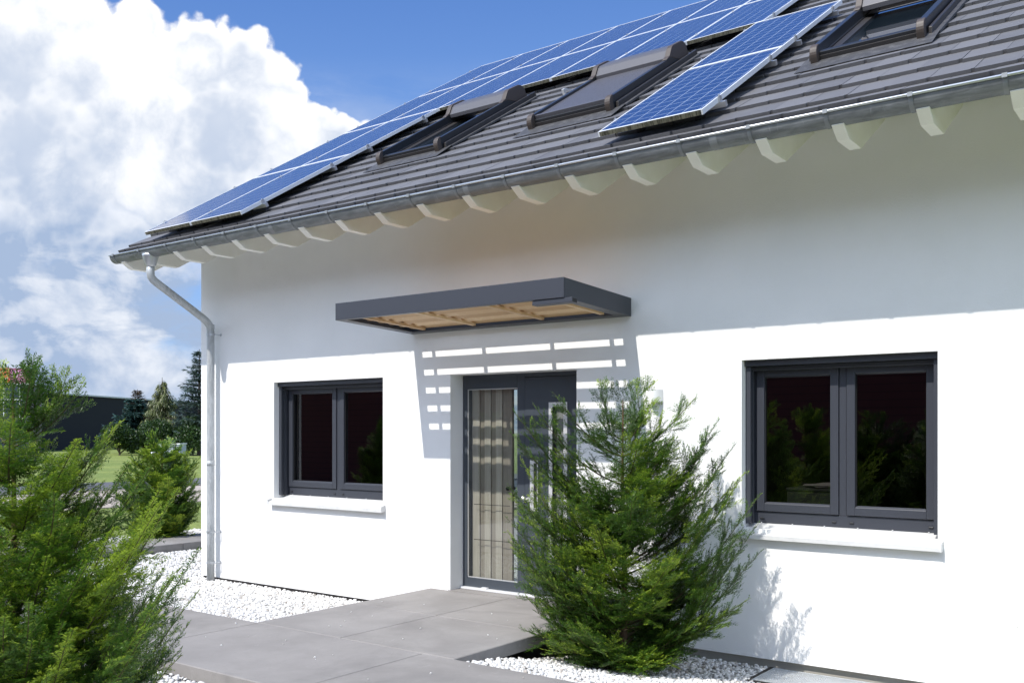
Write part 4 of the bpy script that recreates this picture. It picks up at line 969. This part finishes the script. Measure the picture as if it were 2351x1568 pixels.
def bush(name, label, base, rx, ry, H, seed, n=9000, leaf=(.20, .10)):
    rg = np.random.default_rng(seed); root = thing(name, label, 'bush', base, 'dark bushes beyond the lawn')
    lob = [(rg.uniform(-.6, .6) * rx, rg.uniform(-.6, .6) * ry, rg.uniform(.45, .8) * H, rg.uniform(.35, .55)) for _ in range(9)]
    P = []
    for (a, b, c, s) in lob:
        d = norm(rg.normal(0, 1, (n // 9, 3))); r = rg.uniform(.6, 1.05, (n // 9, 1)) ** .5
        P.append(np.array([a, b, c]) + d * r * np.array([rx * s, ry * s, H * s * .8]))
    P = np.concatenate(P); P = P[P[:, 2] > .02]; k = len(P)
    D = norm(rg.normal(0, .7, (k, 3)) + np.array([0, 0, .6])); U = norm(rg.normal(0, 1, (k, 3)))
    V = leafquads(P, D, U, leaf[0] * rg.uniform(.6, 1.3, k), leaf[1] * rg.uniform(.6, 1.3, k), rg)
    npmesh('foliage', V.reshape(-1, 3), np.arange(k * 4).reshape(-1, 4), np.clip(rg.normal(.4, .22, k), 0, 1), M['bush'], root)
    tr = MB(); tr.tube([(0, 0, -.1), (0, 0, H * .5)], [.09, .03], 6)
    for (a, b, c, s) in lob: tr.tube([(0, 0, .15), (a * .6, b * .6, c * .6), (a, b, c)], [.05, .03, .01], 5)
    obj('stems', tr, M['trunk'], root, local=True)
bush('bush', 'dark rounded bush left of the blue spruce', (-73.2, 36.2, -.36), 1.6, 1.6, 2.3, 41)
bush('bush', 'broad dark hedge bush below the weeping larch', (-71.3, 38.4, -.36), 2.3, 1.6, 2.5, 42)
bush('bush', 'dark hedge bush below the silvery fir at the house corner', (-68.6, 40.0, -.36), 2.4, 1.8, 2.7, 43)

hb = thing('hall_building', 'long low black industrial hall closing the view on the left', 'building', (-105, 56, -.36))
A = Vector((-84.0, 20.8, 0)); B = Vector((-140, 116.6, 0)); dv = (B - A).normalized(); nv = Vector((-dv.y, dv.x, 0))
A = Vector((-94.69, 39.09, 0)) - dv * 60; B = A + dv * 190
back = nv * 30 if nv.x < 0 else -nv * 30
mb = MB(); mb.solid([(*A.xy, -.36), (*B.xy, -.36), (*(B + back).xy, -.36), (*(A + back).xy, -.36)][::-1], [(*A.xy, 5.5), (*B.xy, 5.5), (*(B + back).xy, 5.5), (*(A + back).xy, 5.5)][::-1]); obj('wall', mb, M['hall'], hb)
e = -back.normalized() * .15; mb = MB(); mb.solid([(*(A + e).xy, 5.503), (*(B + e).xy, 5.503), (*(B + back).xy, 5.503), (*(A + back).xy, 5.503)][::-1], [(*(A + e).xy, 5.66), (*(B + e).xy, 5.66), (*(B + back).xy, 5.66), (*(A + back).xy, 5.66)][::-1]); obj('coping', mb, M['hall_trim'], hb)

sg = thing('shop_sign', 'red and plum billboard with pale lettering above dark glazing, seen behind the left yew', 'sign', (-61.5, 21.5, -.36))
Sl = Vector((-62.64, 20.59, 0)); Sr = Vector((-60.33, 22.32, 0)); sd_ = (Sr - Sl).normalized(); sn = Vector((sd_.y, -sd_.x, 0))
def sbox(mb, u0, u1, z0, z1, d0, d1):
    q = [Sl + sd_ * u0 + sn * d0, Sl + sd_ * u1 + sn * d0, Sl + sd_ * u1 + sn * d1, Sl + sd_ * u0 + sn * d1]
    mb.solid([(*p.xy, z0) for p in q][::-1], [(*p.xy, z1) for p in q][::-1])
SW = (Sr - Sl).length
mb = MB(); sbox(mb, 0, 1.72, 4.70, 5.62, 0, -.35); obj('red_panel', mb, M['sign_red'], sg)
mb = MB(); sbox(mb, 1.723, SW, 4.66, 5.60, 0, -.35); obj('plum_panel', mb, M['sign_purple'], sg)
mb = MB(); sbox(mb, 1.75, SW - .02, 4.845, 4.865, .003, .015); obj('sign_line', mb, M['sign_text'], sg)
mb = MB(); sbox(mb, -.2, SW + .02, 4.57, 4.655, 0, -.35); obj('white_rail', mb, M['white_coat'], sg)
mb = MB(); sbox(mb, -1.4, SW - .25, -.36, 4.565, -.05, -2.2); obj('glazed_base', mb, M['window_far'], sg)
mb = MB()
for u in (.4, 1.3, 2.3): sbox(mb, u, u + .05, 2.5, 4.56, -.048, -.02)
sbox(mb, -1.4, SW - .25, 3.6, 3.66, -.048, -.03); obj('mullion', mb, M['alu_white'], sg)
def sign_text(body, size, u, z, mname, name='lettering'):
    cu_ = bpy.data.curves.new(name, 'FONT'); cu_.body = body; cu_.size = size; cu_.extrude = .006; cu_.align_x = 'LEFT'
    tmp = bpy.data.objects.new(name, cu_); COL.objects.link(tmp)
    bpy.context.view_layer.update()
    me = bpy.data.meshes.new_from_object(tmp.evaluated_get(bpy.context.evaluated_depsgraph_get()))
    bpy.data.objects.remove(tmp); me.materials.clear(); me.materials.append(M[mname])
    o = bpy.data.objects.new(name, me); COL.objects.link(o); o.parent = sg
    p = Sl + sd_ * u + sn * .012 - ORG[sg.name]; rot = Matrix((sd_.to_3d(), Vector((0, 0, 1)), sn.to_3d())).transposed()
    sc_ = Matrix.Diagonal((.62, 1.0, 1.0))
    o.matrix_local = Matrix.Translation((p.x, p.y, z + .36)) @ (rot @ sc_).to_4x4()
    return o
sign_text('IIVA', .72, 1.82, 4.98, 'sign_text')
rg = np.random.default_rng(3); mb = MB()
for k in range(16):
    u, z, s = rg.uniform(.2, 1.6), rg.uniform(4.78, 5.5), rg.uniform(.03, .07); mb.tint = .5
    c = Sl + sd_ * u + sn * .006
    mb.face([(*(c + sd_ * s * math.cos(a) * 1.3).xy, z + s * math.sin(a)) for a in [2 * math.pi * q / 8 for q in range(8)]])
obj('white_pattern', mb, M['sign_white'], sg)

tl_ = thing('box_trailer', 'small pale grey box trailer parked at the far edge of the lawn', 'trailer', (-61.0, 33.0, -.36))
mb = MB(); mb.solid([(-61.9, 32.4, -.1), (-60.6, 33.4, -.1), (-61.6, 34.6, -.1), (-62.9, 33.6, -.1)], [(-61.9, 32.4, .62), (-60.6, 33.4, .68), (-61.6, 34.6, .68), (-62.9, 33.6, .62)]); obj('body', mb, M['grey_pale'], tl_, bevel=.03)
mb = MB(); mb.solid([(-61.95, 32.36, .625), (-60.55, 33.36, .685), (-61.55, 34.65, .685), (-62.95, 33.65, .625)], [(-61.95, 32.36, .70), (-60.55, 33.36, .76), (-61.55, 34.65, .76), (-62.95, 33.65, .70)]); obj('lid', mb, M['white_coat'], tl_, bevel=.02)
mb = MB(); mb.tube([(-61.35, 32.75, -.12), (-61.25, 32.62, -.12)], .24, 14); obj('wheel', mb, M['rubber'], tl_)
mb = MB(); mb.tube([(-62.0, 32.3, -.02), (-62.5, 31.9, .03)], [.20, .05], 10); obj('mudguard', mb, M['white_coat'], tl_, smooth=True)
